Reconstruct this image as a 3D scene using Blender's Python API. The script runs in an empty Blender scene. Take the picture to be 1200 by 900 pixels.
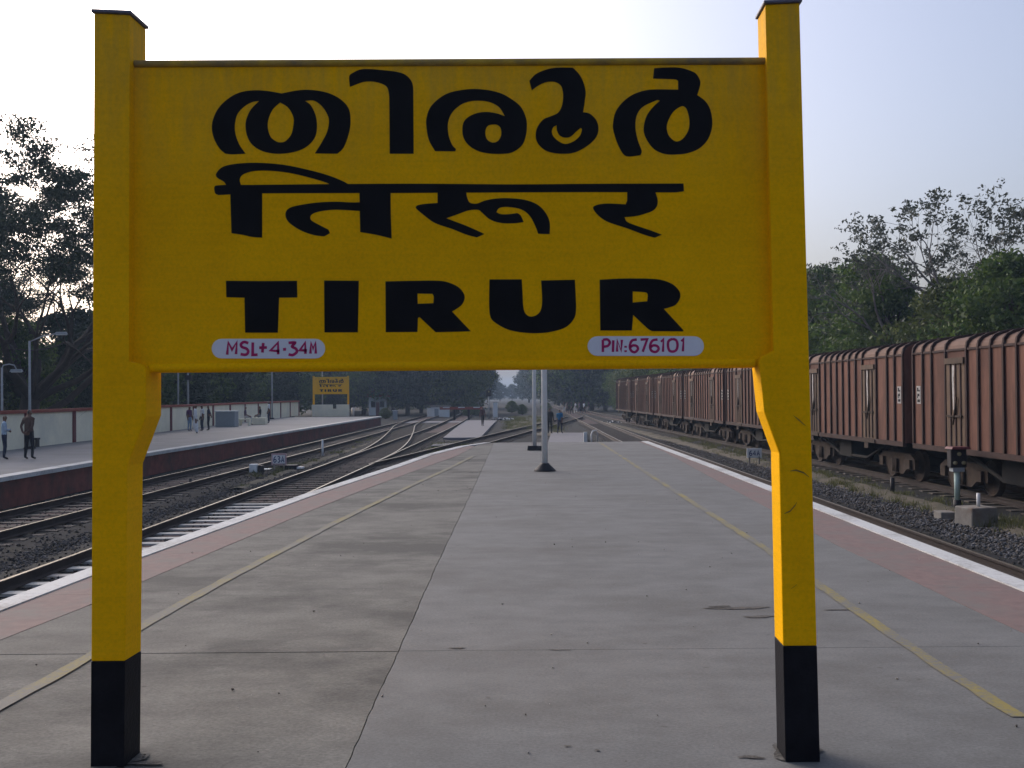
import bpy, bmesh, math, random
import numpy as np
from mathutils import Vector, Matrix
from mathutils.geometry import tessellate_polygon

SC = bpy.context.scene
COL = SC.collection
R = math.radians
random.seed(7)

# ------------------------------------------------------------------ camera
CAM_H = 1.65
PITCH, ROLL = math.atan(12 / 1200), R(0.45)
F = Vector((0, math.cos(PITCH), math.sin(PITCH)))
R0 = Vector((1, 0, 0)); U0 = R0.cross(F)
RT = R0 * math.cos(ROLL) - U0 * math.sin(ROLL)
UP = U0 * math.cos(ROLL) + R0 * math.sin(ROLL)
EYE = Vector((0, 0, CAM_H))
cd = bpy.data.cameras.new('camera'); cd.sensor_width = 36; cd.lens = 36
cd.clip_start = 0.05; cd.clip_end = 6000
cam = bpy.data.objects.new('camera', cd); COL.objects.link(cam)
m = Matrix.Identity(4)
for i in range(3):
    m[i][0] = RT[i]; m[i][1] = UP[i]; m[i][2] = -F[i]; m[i][3] = EYE[i]
cam.matrix_world = m
SC.camera = cam

# ------------------------------------------------------------------ sky, sun, exposure
SUN_EL, SUN_AZ = 26.0, -40.0          # azimuth from +Y, negative is to the left
w = bpy.data.worlds.new('World'); SC.world = w; w.use_nodes = True
nt = w.node_tree; nt.nodes.clear()
sky = nt.nodes.new('ShaderNodeTexSky'); sky.sky_type = 'NISHITA'; sky.sun_disc = False
sky.sun_elevation = R(SUN_EL); sky.sun_rotation = R(SUN_AZ)
sky.air_density = 1.0; sky.dust_density = 6.5; sky.ozone_density = 2.0
hsv = nt.nodes.new('ShaderNodeHueSaturation'); hsv.inputs['Saturation'].default_value = 0.8
tint = nt.nodes.new('ShaderNodeMixRGB'); tint.blend_type = 'MULTIPLY'; tint.inputs[0].default_value = 1
tint.inputs[2].default_value = (0.985, 0.975, 1.06, 1)
bg = nt.nodes.new('ShaderNodeBackground'); bg.inputs[1].default_value = 0.14
out = nt.nodes.new('ShaderNodeOutputWorld')
nt.links.new(sky.outputs[0], hsv.inputs['Color']); nt.links.new(hsv.outputs[0], tint.inputs[1])
nt.links.new(tint.outputs[0], bg.inputs[0]); nt.links.new(bg.outputs[0], out.inputs[0])
sl = bpy.data.lights.new('sun', 'SUN'); sl.energy = 0.5; sl.angle = R(60); sl.color = (1.0, 0.93, 0.82)
so = bpy.data.objects.new('sun', sl); COL.objects.link(so)
sd = Vector((math.sin(R(SUN_AZ)) * math.cos(R(SUN_EL)), math.cos(R(SUN_AZ)) * math.cos(R(SUN_EL)), math.sin(R(SUN_EL))))
so.rotation_euler = sd.to_track_quat('Z', 'Y').to_euler()
so.location = sd * 50
vs = SC.view_settings; vs.view_transform = 'Standard'; vs.look = 'None'; vs.gamma = 1; vs.exposure = 0.62
vs.use_curve_mapping = False
SC.render.resolution_x, SC.render.resolution_y = 1024, 768
SC.render.engine = 'CYCLES'
SC.cycles.volume_bounces = 1

# ------------------------------------------------------------------ helpers: survey of the place
def ray(px, py):
    return F + RT * ((px - 600) / 1200) - UP * ((py - 450) / 1200)
def P(px, py, Y):                       # point of the place at distance Y
    d = ray(px, py); return EYE + d * (Y / d.y)
def G(px, py, z=0.0):                   # point of the place at height z
    d = ray(px, py); return EYE + d * ((z - CAM_H) / d.z)

def tag(o, label=None, cat=None, group=None, kind=None):
    if label: o['label'] = label
    if cat: o['category'] = cat
    if group: o['group'] = group
    if kind: o['kind'] = kind
    return o
def empty(name, loc=(0, 0, 0), rz=0.0):
    o = bpy.data.objects.new(name, None); COL.objects.link(o)
    o.empty_display_size = 0.2
    o.location = loc; o.rotation_euler = (0, 0, rz); return o
def inst(name, me, parent=None, loc=(0, 0, 0), rz=0.0):
    o = bpy.data.objects.new(name, me); COL.objects.link(o)
    o.parent = parent; o.location = loc; o.rotation_euler = (0, 0, rz); return o
def copy_tree(o, parent=None):
    c = o.copy(); COL.objects.link(c); c.parent = parent
    for ch in list(o.children):
        copy_tree(ch, c)
    return c

class MB:
    def __init__(s): s.v = []; s.f = []; s.mi = []; s.mats = []; s.sm = []
    def mat(s, mt):
        if mt not in s.mats: s.mats.append(mt)
        return s.mats.index(mt)
    def add(s, vs, fs, mt, smooth=False):
        b = len(s.v); s.v += [tuple(v) for v in vs]; k = s.mat(mt)
        for f in fs:
            s.f.append([b + i for i in f]); s.mi.append(k); s.sm.append(smooth)
        return s
    def box(s, c, d, mt, rz=0.0, taper=1.0):
        cx, cy, cz = c; dx, dy, dz = d[0] / 2, d[1] / 2, d[2] / 2
        ca, sa = math.cos(rz), math.sin(rz); vs = []
        for z, t in ((-dz, 1), (dz, taper)):
            for x, y in ((-dx, -dy), (dx, -dy), (dx, dy), (-dx, dy)):
                x *= t; y *= t
                vs.append((cx + x * ca - y * sa, cy + x * sa + y * ca, cz + z))
        return s.add(vs, [(3, 2, 1, 0), (4, 5, 6, 7), (0, 1, 5, 4), (1, 2, 6, 5), (2, 3, 7, 6), (3, 0, 4, 7)], mt)
    def tube(s, pts, r, mt, n=8, cap=True):
        pts = [Vector(p) for p in pts]
        rs = r if isinstance(r, (list, tuple)) else [r] * len(pts)
        vs = []; fs = []; ref = None
        for i, p in enumerate(pts):
            a = pts[max(i - 1, 0)]; b = pts[min(i + 1, len(pts) - 1)]
            t = (b - a).normalized()
            if ref is None:
                ref = Vector((1, 0, 0)) if abs(t.x) < 0.8 else Vector((0, 1, 0))
            u = t.cross(ref).normalized(); ref2 = u.cross(t).normalized(); ref = ref2
            for k in range(n):
                an = 2 * math.pi * k / n
                vs.append(p + (u * math.cos(an) + ref2 * math.sin(an)) * rs[i])
        for i in range(len(pts) - 1):
            for k in range(n):
                k2 = (k + 1) % n
                fs.append((i * n + k, i * n + k2, (i + 1) * n + k2, (i + 1) * n + k))
        if cap:
            fs.append(tuple(range(n - 1, -1, -1))); b = (len(pts) - 1) * n; fs.append(tuple(range(b, b + n)))
        return s.add(vs, fs, mt, True)
    def lathe(s, prof, c, mt, n=14):
        vs = []; fs = []
        for r, z in prof:
            for k in range(n):
                a = 2 * math.pi * k / n
                vs.append((c[0] + r * math.cos(a), c[1] + r * math.sin(a), c[2] + z))
        for i in range(len(prof) - 1):
            for k in range(n):
                k2 = (k + 1) % n
                fs.append((i * n + k, i * n + k2, (i + 1) * n + k2, (i + 1) * n + k))
        fs.append(tuple(range(n - 1, -1, -1))); b = (len(prof) - 1) * n; fs.append(tuple(range(b, b + n)))
        return s.add(vs, fs, mt, True)
    def prism(s, poly, z0, z1, mt, mt_side=None):
        """vertical prism over a plan polygon (counter-clockwise)"""
        n = len(poly)
        vs = [(x, y, z0) for x, y in poly] + [(x, y, z1) for x, y in poly]
        s.add(vs, [tuple(range(n, 2 * n))], mt)
        s.add(vs, [tuple(range(n - 1, -1, -1))] + [(i, (i + 1) % n, n + (i + 1) % n, n + i) for i in range(n)], mt_side or mt)
        return s
    def mesh(s, name):
        me = bpy.data.meshes.new(name); me.from_pydata(s.v, [], s.f)
        for mt in s.mats: me.materials.append(mt)
        me.polygons.foreach_set('material_index', s.mi)
        me.polygons.foreach_set('use_smooth', s.sm)
        me.update(); return me
    def build(s, name, parent=None, loc=(0, 0, 0), rz=0.0):
        return inst(name, s.mesh(name), parent, loc, rz)

def bevel(o, wd=0.01, seg=2):
    b = o.modifiers.new('bevel', 'BEVEL'); b.width = wd; b.segments = seg; b.limit_method = 'ANGLE'; b.angle_limit = R(35)
    return o
def extrude_ribbon(pts_l, pts_r, z):     # sheet between two plan polylines
    vs = [(x, y, z) for x, y in pts_l] + [(x, y, z) for x, y in pts_r]
    n = len(pts_l)
    return vs, [(i, n + i, n + i + 1, i + 1) for i in range(n - 1)]

# ------------------------------------------------------------------ materials
def mk(name): 
    mt = bpy.data.materials.new(name); mt.use_nodes = True
    return mt, mt.node_tree, mt.node_tree.nodes['Principled BSDF']
def mat(name, col, rough=0.7, var=0.15, scale=6.0, bump=0.0, bscale=40.0, col2=None, c2amt=(0.5, 0.7), spec=0.3, metal=0.0, detail=6.0, world=True, stretch=(1, 1, 1), speck=0.0, spots=0.0, objvar=0.0):
    mt, nt, b = mk(name)
    N = nt.nodes; L = nt.links
    if world:
        g = N.new('ShaderNodeNewGeometry'); src = g.outputs['Position']
    else:
        g = N.new('ShaderNodeTexCoord'); src = g.outputs['Object']
    mp = N.new('ShaderNodeMapping'); mp.inputs['Scale'].default_value = stretch; L.new(src, mp.inputs[0])
    n1 = N.new('ShaderNodeTexNoise'); n1.inputs['Scale'].default_value = scale; n1.inputs['Detail'].default_value = detail
    n1.inputs['Roughness'].default_value = 0.65
    L.new(mp.outputs[0], n1.inputs['Vector'])
    cr = N.new('ShaderNodeValToRGB'); e = cr.color_ramp.elements
    e[0].position = 0.3; e[1].position = 0.7
    e[0].color = tuple(c * (1 - var) for c in col) + (1,); e[1].color = tuple(min(1, c * (1 + var)) for c in col) + (1,)
    L.new(n1.outputs['Fac'], cr.inputs[0]); c_out = cr.outputs[0]
    if col2:
        n2 = N.new('ShaderNodeTexNoise'); n2.inputs['Scale'].default_value = scale * 0.23; n2.inputs['Detail'].default_value = 8
        n2.inputs['Roughness'].default_value = 0.7
        L.new(mp.outputs[0], n2.inputs['Vector'])
        mr = N.new('ShaderNodeMapRange'); mr.inputs[1].default_value = c2amt[0]; mr.inputs[2].default_value = c2amt[1]
        L.new(n2.outputs['Fac'], mr.inputs[0])
        mx = N.new('ShaderNodeMixRGB'); L.new(mr.outputs[0], mx.inputs[0]); L.new(c_out, mx.inputs[1]); mx.inputs[2].default_value = (*col2, 1)
        c_out = mx.outputs[0]
    if speck:
        n4 = N.new('ShaderNodeTexNoise'); n4.inputs['Scale'].default_value = 55; n4.inputs['Detail'].default_value = 4; n4.inputs['Roughness'].default_value = 0.8
        L.new(mp.outputs[0], n4.inputs['Vector'])
        m4 = N.new('ShaderNodeMapRange'); m4.inputs[1].default_value = 0.3; m4.inputs[2].default_value = 0.7; m4.inputs[3].default_value = 1 - speck; m4.inputs[4].default_value = 1 + speck
        L.new(n4.outputs['Fac'], m4.inputs[0])
        x4 = N.new('ShaderNodeMixRGB'); x4.blend_type = 'MULTIPLY'; x4.inputs[0].default_value = 1; L.new(c_out, x4.inputs[1]); L.new(m4.outputs[0], x4.inputs[2]); c_out = x4.outputs[0]
    if spots:
        vo = N.new('ShaderNodeTexVoronoi'); vo.inputs['Scale'].default_value = 3.2; vo.inputs['Randomness'].default_value = 1.0
        n5 = N.new('ShaderNodeTexNoise'); n5.inputs['Scale'].default_value = 30; n5.inputs['Detail'].default_value = 3
        L.new(mp.outputs[0], vo.inputs['Vector']); L.new(mp.outputs[0], n5.inputs['Vector'])
        a5 = N.new('ShaderNodeMath'); a5.operation = 'MULTIPLY_ADD'; a5.inputs[1].default_value = 0.12; L.new(n5.outputs['Fac'], a5.inputs[0]); L.new(vo.outputs['Distance'], a5.inputs[2])
        m5 = N.new('ShaderNodeMapRange'); m5.inputs[1].default_value = 0.095; m5.inputs[2].default_value = 0.125; m5.inputs[3].default_value = spots; m5.inputs[4].default_value = 0
        L.new(a5.outputs[0], m5.inputs[0])
        x5 = N.new('ShaderNodeMixRGB'); L.new(m5.outputs[0], x5.inputs[0]); L.new(c_out, x5.inputs[1]); x5.inputs[2].default_value = (0.055, 0.05, 0.045, 1); c_out = x5.outputs[0]
    if objvar:
        oi = N.new('ShaderNodeObjectInfo'); m6 = N.new('ShaderNodeMapRange'); m6.inputs[3].default_value = 1 - objvar; m6.inputs[4].default_value = 1 + objvar
        L.new(oi.outputs['Random'], m6.inputs[0])
        x6 = N.new('ShaderNodeMixRGB'); x6.blend_type = 'MULTIPLY'; x6.inputs[0].default_value = 1; L.new(c_out, x6.inputs[1]); L.new(m6.outputs[0], x6.inputs[2]); c_out = x6.outputs[0]
    L.new(c_out, b.inputs['Base Color'])
    b.inputs['Roughness'].default_value = rough; b.inputs['Specular IOR Level'].default_value = spec; b.inputs['Metallic'].default_value = metal
    if bump:
        n3 = N.new('ShaderNodeTexNoise'); n3.inputs['Scale'].default_value = bscale; n3.inputs['Detail'].default_value = 5
        L.new(mp.outputs[0], n3.inputs['Vector'])
        bp = N.new('ShaderNodeBump'); bp.inputs['Strength'].default_value = bump; bp.inputs['Distance'].default_value = 0.02
        L.new(n3.outputs['Fac'], bp.inputs['Height']); L.new(bp.outputs[0], b.inputs['Normal'])
    return mt
def leafmat(name, c1, c2, trans=0.35):
    mt, nt, b = mk(name); N = nt.nodes; L = nt.links
    g = N.new('ShaderNodeNewGeometry')
    cr = N.new('ShaderNodeValToRGB'); e = cr.color_ramp.elements
    e[0].color = (*c1, 1); e[1].color = (*c2, 1)
    L.new(g.outputs['Random Per Island'], cr.inputs[0]); L.new(cr.outputs[0], b.inputs['Base Color'])
    b.inputs['Roughness'].default_value = 0.6; b.inputs['Specular IOR Level'].default_value = 0.25
    tr = N.new('ShaderNodeBsdfTranslucent'); L.new(cr.outputs[0], tr.inputs[0])
    ms = N.new('ShaderNodeMixShader'); ms.inputs[0].default_value = trans
    L.new(b.outputs[0], ms.inputs[1]); L.new(tr.outputs[0], ms.inputs[2])
    L.new(ms.outputs[0], nt.nodes['Material Output'].inputs[0])
    return mt
def worn(name, col, under, thr=(0.45, 0.6), scale=14.0, rough=0.75):
    """paint worn through in patches"""
    mt, nt, b = mk(name); N = nt.nodes; L = nt.links
    g = N.new('ShaderNodeNewGeometry')
    n1 = N.new('ShaderNodeTexNoise'); n1.inputs['Scale'].default_value = scale; n1.inputs['Detail'].default_value = 9; n1.inputs['Roughness'].default_value = 0.75
    n2 = N.new('ShaderNodeTexNoise'); n2.inputs['Scale'].default_value = scale * 0.06; n2.inputs['Detail'].default_value = 4
    L.new(g.outputs['Position'], n1.inputs['Vector']); L.new(g.outputs['Position'], n2.inputs['Vector'])
    ad = N.new('ShaderNodeMath'); ad.operation = 'MULTIPLY_ADD'; ad.inputs[1].default_value = 0.8; 
    L.new(n2.outputs['Fac'], ad.inputs[0]); L.new(n1.outputs['Fac'], ad.inputs[2])
    mr = N.new('ShaderNodeMapRange'); mr.inputs[1].default_value = thr[0] + 0.4; mr.inputs[2].default_value = thr[1] + 0.4
    L.new(ad.outputs[0], mr.inputs[0])
    mx = N.new('ShaderNodeMixRGB'); L.new(mr.outputs[0], mx.inputs[0]); mx.inputs[1].default_value = (*col, 1); mx.inputs[2].default_value = (*under, 1)
    L.new(mx.outputs[0], b.inputs['Base Color']); b.inputs['Roughness'].default_value = rough; b.inputs['Specular IOR Level'].default_value = 0.2
    return mt

M = {}
def sign_paint():
    mt, nt, b = mk('sign_yellow_paint'); N = nt.nodes; L = nt.links
    g = N.new('ShaderNodeNewGeometry'); sp_ = N.new('ShaderNodeSeparateXYZ'); L.new(g.outputs['Position'], sp_.inputs[0])
    def noise(sc, det, st):
        mp = N.new('ShaderNodeMapping'); mp.inputs['Scale'].default_value = st; L.new(g.outputs['Position'], mp.inputs[0])
        n = N.new('ShaderNodeTexNoise'); n.inputs['Scale'].default_value = sc; n.inputs['Detail'].default_value = det; n.inputs['Roughness'].default_value = .7
        L.new(mp.outputs[0], n.inputs['Vector']); return n.outputs['Fac']
    def rng(src, a, b_, c=0.0, d=1.0):
        m_ = N.new('ShaderNodeMapRange'); m_.inputs[1].default_value = a; m_.inputs[2].default_value = b_; m_.inputs[3].default_value = c; m_.inputs[4].default_value = d
        L.new(src, m_.inputs[0]); return m_.outputs[0]
    def mix(f, a, b_, mode='MIX'):
        x = N.new('ShaderNodeMixRGB'); x.blend_type = mode
        for sock, v in ((0, f), (1, a), (2, b_)):
            if isinstance(v, (int, float)): x.inputs[sock].default_value = v
            elif isinstance(v, tuple): x.inputs[sock].default_value = (*v, 1)
            else: L.new(v, x.inputs[sock])
        return x.outputs[0]
    def mul(a, b_):
        x = N.new('ShaderNodeMath'); x.operation = 'MULTIPLY'
        for i, v in enumerate((a, b_)):
            if isinstance(v, (int, float)): x.inputs[i].default_value = v
            else: L.new(v, x.inputs[i])
        return x.outputs[0]
    c_ = mix(rng(noise(2.2, 6, (1, 1, 1)), .35, .7), (0.93, 0.475, 0.0), (0.84, 0.42, 0.0))          # uneven coats
    c_ = mix(rng(noise(1.0, 7, (2, 2, 70)), .3, .7), c_, mix(1.0, c_, (0.91, 0.91, 0.91), 'MULTIPLY'))   # brush marks
    c_ = mix(rng(noise(75, 5, (1, 1, 1)), .42, .70, 0, .6), c_, mix(1.0, c_, (0.72, 0.74, 0.8), 'MULTIPLY'))   # grain
    grime = mul(rng(sp_.outputs['Z'], 2.55, 3.25), rng(noise(1.6, 8, (9, 9, 1.2)), .36, .72))            # washed down from the top
    c_ = mix(mul(grime, .55), c_, (0.30, 0.235, 0.07))
    spot = rng(noise(16, 8, (1, 1, .6)), .70, .76)
    c_ = mix(mul(spot, .6), c_, (0.20, 0.13, 0.04))
    L.new(c_, b.inputs['Base Color']); b.inputs['Roughness'].default_value = .65; b.inputs['Specular IOR Level'].default_value = .03
    bp = N.new('ShaderNodeBump'); bp.inputs['Strength'].default_value = .18; bp.inputs['Distance'].default_value = .004
    L.new(noise(1.0, 6, (8, 8, 90)), bp.inputs['Height']); L.new(bp.outputs[0], b.inputs['Normal'])
    return mt
M['yellow'] = sign_paint()
M['yellow_dirty'] = mat('sign_yellow_weathered', (0.40, 0.25, 0.02), 0.6, 0.25, 12.0, 0.1, 90, (0.16, 0.12, 0.07), (0.45, 0.65))
M['black'] = mat('black_paint', (0.006, 0.006, 0.008), 0.6, 0.3, 8, 0.05, 90, spec=0.1)
M['blackbase'] = mat('black_base_paint', (0.008, 0.008, 0.011), 0.5, 0.4, 9, 0.15, 60, (0.05, 0.046, 0.042), (0.60, 0.78), spec=0.08)
M['scuff'] = mat('dark_scuff', (0.13, 0.085, 0.03), 0.8, 0.3, 30)
M['flash'] = mat('grey_flashing', (0.10, 0.10, 0.14), 0.5, 0.3, 15)
M['pill'] = mat('pale_plate_paint', (0.62, 0.62, 0.68), 0.6, 0.06, 10)
M['magenta'] = mat('magenta_paint', (0.36, 0.008, 0.10), 0.5, 0.25, 60)
M['conc_r'] = mat('concrete_smooth', (0.132, 0.134, 0.130), 0.85, 0.17, 2.6, 0.12, 70, (0.098, 0.097, 0.091), (0.47, 0.66), 0.3, stretch=(0.9, 1.2, 1), speck=0.26, spots=0.5)
M['conc_l'] = mat('concrete_stained', (0.130, 0.127, 0.113), 0.9, 0.28, 2.2, 0.18, 50, (0.070, 0.069, 0.063), (0.48, 0.60), 0.25, stretch=(0.8, 1.2, 1), speck=0.32, spots=0.7)
M['conc_dark'] = mat('joint_dirt', (0.05, 0.047, 0.045), 0.9, 0.3, 10)
M['foot_dirt'] = mat('dirt_at_post_foot', (0.085, 0.082, 0.075), 0.95, 0.5, 18, 0.5, 60)
M['chip'] = mat('broken_concrete', (0.085, 0.078, 0.070), 0.95, 0.4, 14, 0.5, 60)
M['pink'] = mat('pink_paving', (0.168, 0.115, 0.105), 0.85, 0.18, 9, 0.15, 60, (0.145, 0.128, 0.118), (0.45, 0.65))
M['white_edge'] = worn('white_edge_paint', (0.50, 0.51, 0.50), (0.27, 0.265, 0.25), (0.46, 0.74), 18.0)
M['yline'] = worn('yellow_line_paint', (0.23, 0.19, 0.06), (0.138, 0.138, 0.13), (0.36, 0.60), 26.0)
M['yline_faint'] = worn('yellow_line_paint_faded', (0.195, 0.165, 0.06), (0.130, 0.128, 0.113), (0.34, 0.58), 26.0)
M['face'] = mat('platform_face_dark', (0.035, 0.03, 0.045), 0.9, 0.3, 5)
M['brickface'] = mat('platform_brick_face', (0.15, 0.045, 0.034), 0.9, 0.35, 3, 0.3, 20, (0.060, 0.036, 0.03), (0.45, 0.65))
M['ballast'] = mat('ballast_ground', (0.017, 0.018, 0.020), 0.95, 0.5, 9, 0.9, 22, (0.024, 0.025, 0.018), (0.5, 0.66), 0.15, detail=10)
M['stone1'] = mat('ballast_stone', (0.050, 0.052, 0.058), 0.95, 0.6, 3)
M['stone2'] = mat('ballast_stone_brown', (0.030, 0.028, 0.026), 0.95, 0.6, 3)
M['stone3'] = mat('grey_ballast_stone', (0.105, 0.105, 0.110), 0.95, 0.6, 3)
M['stone4'] = mat('dusty_ballast_stone', (0.075, 0.066, 0.056), 0.95, 0.6, 3)
M['rustbed'] = mat('rusty_ballast', (0.048, 0.026, 0.025), 0.95, 0.4, 7, 0.7, 25, (0.055, 0.045, 0.045), (0.5, 0.65))
M['rail'] = mat('rail_side_rust', (0.026, 0.018, 0.016), 0.8, 0.3, 4)
M['railtop'] = mat('rail_running_top', (0.14, 0.115, 0.075), 0.4, 0.15, 2, metal=0.5)
M['sleeper'] = mat('concrete_sleeper', (0.40, 0.40, 0.38), 0.85, 0.2, 6, 0.2, 40, (0.25, 0.22, 0.2), (0.5, 0.7))
M['sleeper_d'] = mat('old_sleeper', (0.075, 0.065, 0.058), 0.9, 0.3, 6, 0.3, 40)
M['cream'] = mat('cream_wall_paint', (0.76, 0.72, 0.55), 0.85, 0.08, 1.5, 0.1, 30, (0.58, 0.57, 0.47), (0.52, 0.75))
M['maroon'] = mat('maroon_pilaster_paint', (0.13, 0.032, 0.035), 0.8, 0.15, 4)
M['coping'] = mat('red_coping_paint', (0.25, 0.065, 0.045), 0.85, 0.2, 3)
M['lconc'] = mat('far_platform_concrete', (0.20, 0.20, 0.20), 0.85, 0.12, 0.7, 0.1, 20, (0.165, 0.158, 0.152), (0.5, 0.7))
M['pole'] = mat('pole_silver_paint', (0.64, 0.65, 0.65), 0.5, 0.08, 6)
M['pole_d'] = mat('pole_grey_paint', (0.30, 0.32, 0.33), 0.6, 0.12, 6)
M['lampglass'] = mat('lamp_glass', (0.6, 0.6, 0.58), 0.25, 0.03, 6)
M['greybox'] = mat('grey_booth_paint', (0.26, 0.29, 0.31), 0.7, 0.1, 2)
M['wagon'] = mat('wagon_rust_brown', (0.128, 0.060, 0.042), 0.85, 0.30, 2.6, 0.15, 30, (0.078, 0.037, 0.027), (0.44, 0.58), 0.2, world=False, stretch=(1, 1.6, 0.35), objvar=0.22)
M['wagon_roof'] = mat('wagon_roof_brown', (0.125, 0.072, 0.052), 0.8, 0.18, 2.2, world=False)
M['wagon_rib'] = mat('wagon_rib_dark', (0.034, 0.016, 0.013), 0.85, 0.25, 3, world=False)
M['wagon_door'] = mat('wagon_door_brown', (0.085, 0.052, 0.032), 0.8, 0.35, 4, world=False, stretch=(1, 1, 0.4), objvar=0.3)
M['streak'] = mat('white_streak', (0.36, 0.34, 0.33), 0.8, 0.3, 12, world=False)
M['dullwhite'] = mat('dusty_white_stencil', (0.33, 0.32, 0.31), 0.85, 0.3, 14, world=False)
M['under'] = mat('underframe_black', (0.008, 0.007, 0.007), 0.9, 0.4, 5, world=False)
M['bogie'] = mat('bogie_dusty_brown', (0.042, 0.028, 0.020), 0.9, 0.35, 6, 0.2, 20, world=False)
M['bark'] = mat('bark_brown', (0.050, 0.040, 0.032), 0.9, 0.3, 5, 0.5, 18)
M['bark_p'] = mat('bark_pale', (0.16, 0.14, 0.135), 0.9, 0.3, 5, 0.3, 18)
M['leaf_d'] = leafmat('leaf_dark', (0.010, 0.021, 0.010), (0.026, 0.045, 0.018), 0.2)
M['leaf_m'] = leafmat('leaf_mid', (0.030, 0.062, 0.015), (0.100, 0.150, 0.034), 0.38)
M['leaf_y'] = leafmat('leaf_yellowish', (0.042, 0.062, 0.02), (0.115, 0.140, 0.042), 0.36)
M['leaf_g'] = leafmat('leaf_greyish', (0.04, 0.05, 0.04), (0.09, 0.10, 0.075), 0.3)
M['grass'] = leafmat('grass_blade', (0.06, 0.075, 0.025), (0.15, 0.15, 0.06), 0.3)
M['skin'] = mat('skin_brown', (0.14, 0.075, 0.048), 0.55, 0.05, 8, world=False)
M['hair'] = mat('hair_black', (0.012, 0.010, 0.010), 0.5, 0.2, 20, world=False)
def cloth(name, col): 
    if name not in M: M[name] = mat(name, col, 0.85, 0.15, 9, 0.2, 30, world=False)
    return M[name]
M['roof'] = mat('red_tile_roof', (0.24, 0.07, 0.05), 0.85, 0.2, 3)
M['white'] = mat('white_paint', (0.62, 0.63, 0.62), 0.6, 0.08, 8)
M['blue'] = mat('blue_lettering', (0.02, 0.03, 0.12), 0.5, 0.1, 8)
M['palepink'] = mat('pale_pink_board', (0.42, 0.28, 0.29), 0.7, 0.15, 9)
M['teal'] = mat('pale_teal_post', (0.36, 0.47, 0.44), 0.6, 0.12, 9)
M['rawconc'] = mat('raw_concrete', (0.19, 0.18, 0.165), 0.9, 0.2, 5, 0.3, 30, (0.13, 0.085, 0.055), (0.5, 0.68))
M['iron'] = mat('black_iron', (0.014, 0.013, 0.017), 0.6, 0.3, 8)
M['redlead'] = mat('signal_hood_red', (0.10, 0.02, 0.025), 0.6, 0.2, 8)
M['path'] = mat('path_concrete', (0.155, 0.155, 0.17), 0.9, 0.12, 2, 0.1, 20)
M['lens'] = mat('dull_signal_lens', (0.25, 0.22, 0.12), 0.2, 0.1, 8)

# ------------------------------------------------------------------ plan lines of the place
def plan(px_list, z=0.0):
    pts = sorted([(G(x, y, z).y, G(x, y, z).x) for x, y in px_list])
    ys = [p[0] for p in pts]; xs = [p[1] for p in pts]
    def f(Y):
        if Y <= ys[0]:
            k = (xs[1] - xs[0]) / (ys[1] - ys[0]); return xs[0] + k * (Y - ys[0])
        return float(np.interp(Y, ys, xs))
    return f
Y_END = 35.0
edge_l = plan([(0, 707), (105, 668), (360, 579), (460, 547), (500, 533), (538, 523.4), (574, 518)])
edge_r = plan([(1200, 683.5), (1100, 645.5), (840, 547), (760, 518)])
pink_l = plan([(0, 750), (105, 709), (170, 680), (360, 600), (426, 574), (480, 554), (536, 534), (560, 521)])
pink_r = plan([(1200, 742), (1133, 711), (1077, 684), (983, 640), (840, 563), (780, 530), (752, 519)])
yl_l = plan([(0, 828), (60, 795), (170, 732), (267, 678), (360, 630), (388, 615), (480, 570), (526, 549), (556, 534)])
yl_r = plan([(1190, 838), (1100, 781), (960, 686), (900, 645), (790, 575), (705, 520)])
crack0 = plan([(405, 898), (443, 815), (445.5, 808), (468, 761), (508.5, 669), (558, 565), (575, 527)])
def crack(Y):
    return crack0(Y) + 0.003 * math.sin(Y * 4.3) + 0.002 * math.sin(Y * 15.1 + 1) + 0.0015 * math.sin(Y * 27)
EDGE_W = 0.19

# ------------------------------------------------------------------ ground
GZ = -1.10
mb = MB()
mb.add([(-1500, -200, GZ), (1500, -200, GZ), (1500, 1500, GZ), (-1500, 1500, GZ)], [(0, 1, 2, 3)], M['ballast'])
tag(mb.build('ground'), kind='structure')

# ------------------------------------------------------------------ the platform we stand on
Y_BEG = -9.0
def frange(a, b, st):
    n = max(2, int(round((b - a) / st)) + 1); return list(np.linspace(a, b, n))
plat = MB()
ys = frange(Y_BEG, Y_END, 0.5)
poly = [(edge_l(y) + 0.06, y) for y in ys][::-1] + [(edge_r(y) - 0.06, y) for y in ys]
plat.prism(poly, GZ, -0.055, M['conc_dark'], M['face'])
platform = plat.build('platform'); tag(platform, kind='structure')
def slab(fl, fr, y0, y1, z, mt, name='slab', st=0.12, th=0.05):
    yy = frange(y0, y1, st)
    poly = [(fl(y), y) for y in yy][::-1] + [(fr(y), y) for y in yy]
    b = MB(); b.prism(poly, z - th, z, mt); return b.build(name, platform)
JY = 6.62; bays = [Y_BEG] + [JY + 4.27 * k for k in range(-3, 7)] + [Y_END]
for k in range(len(bays) - 1):
    a, b = bays[k], bays[k + 1]
    g = 0.003
    slab(lambda y: pink_l(y) + 0.004, lambda y: crack(y) - 0.0035, a + g, b - g, random.uniform(-0.004, 0.001), M['conc_l'])
bays_r = [Y_BEG, JY, JY + 8.54, JY + 17.08, Y_END]
for k in range(len(bays_r) - 1):
    a, b = bays_r[k], bays_r[k + 1]
    slab(lambda y: crack(y) + 0.0035, lambda y: pink_r(y) - 0.004, a + 0.003, b - 0.003, 0.0, M['conc_r'])
bp = [Y_BEG + 2.2 * k for k in range(21)]
bp[-1] = Y_END
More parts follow.
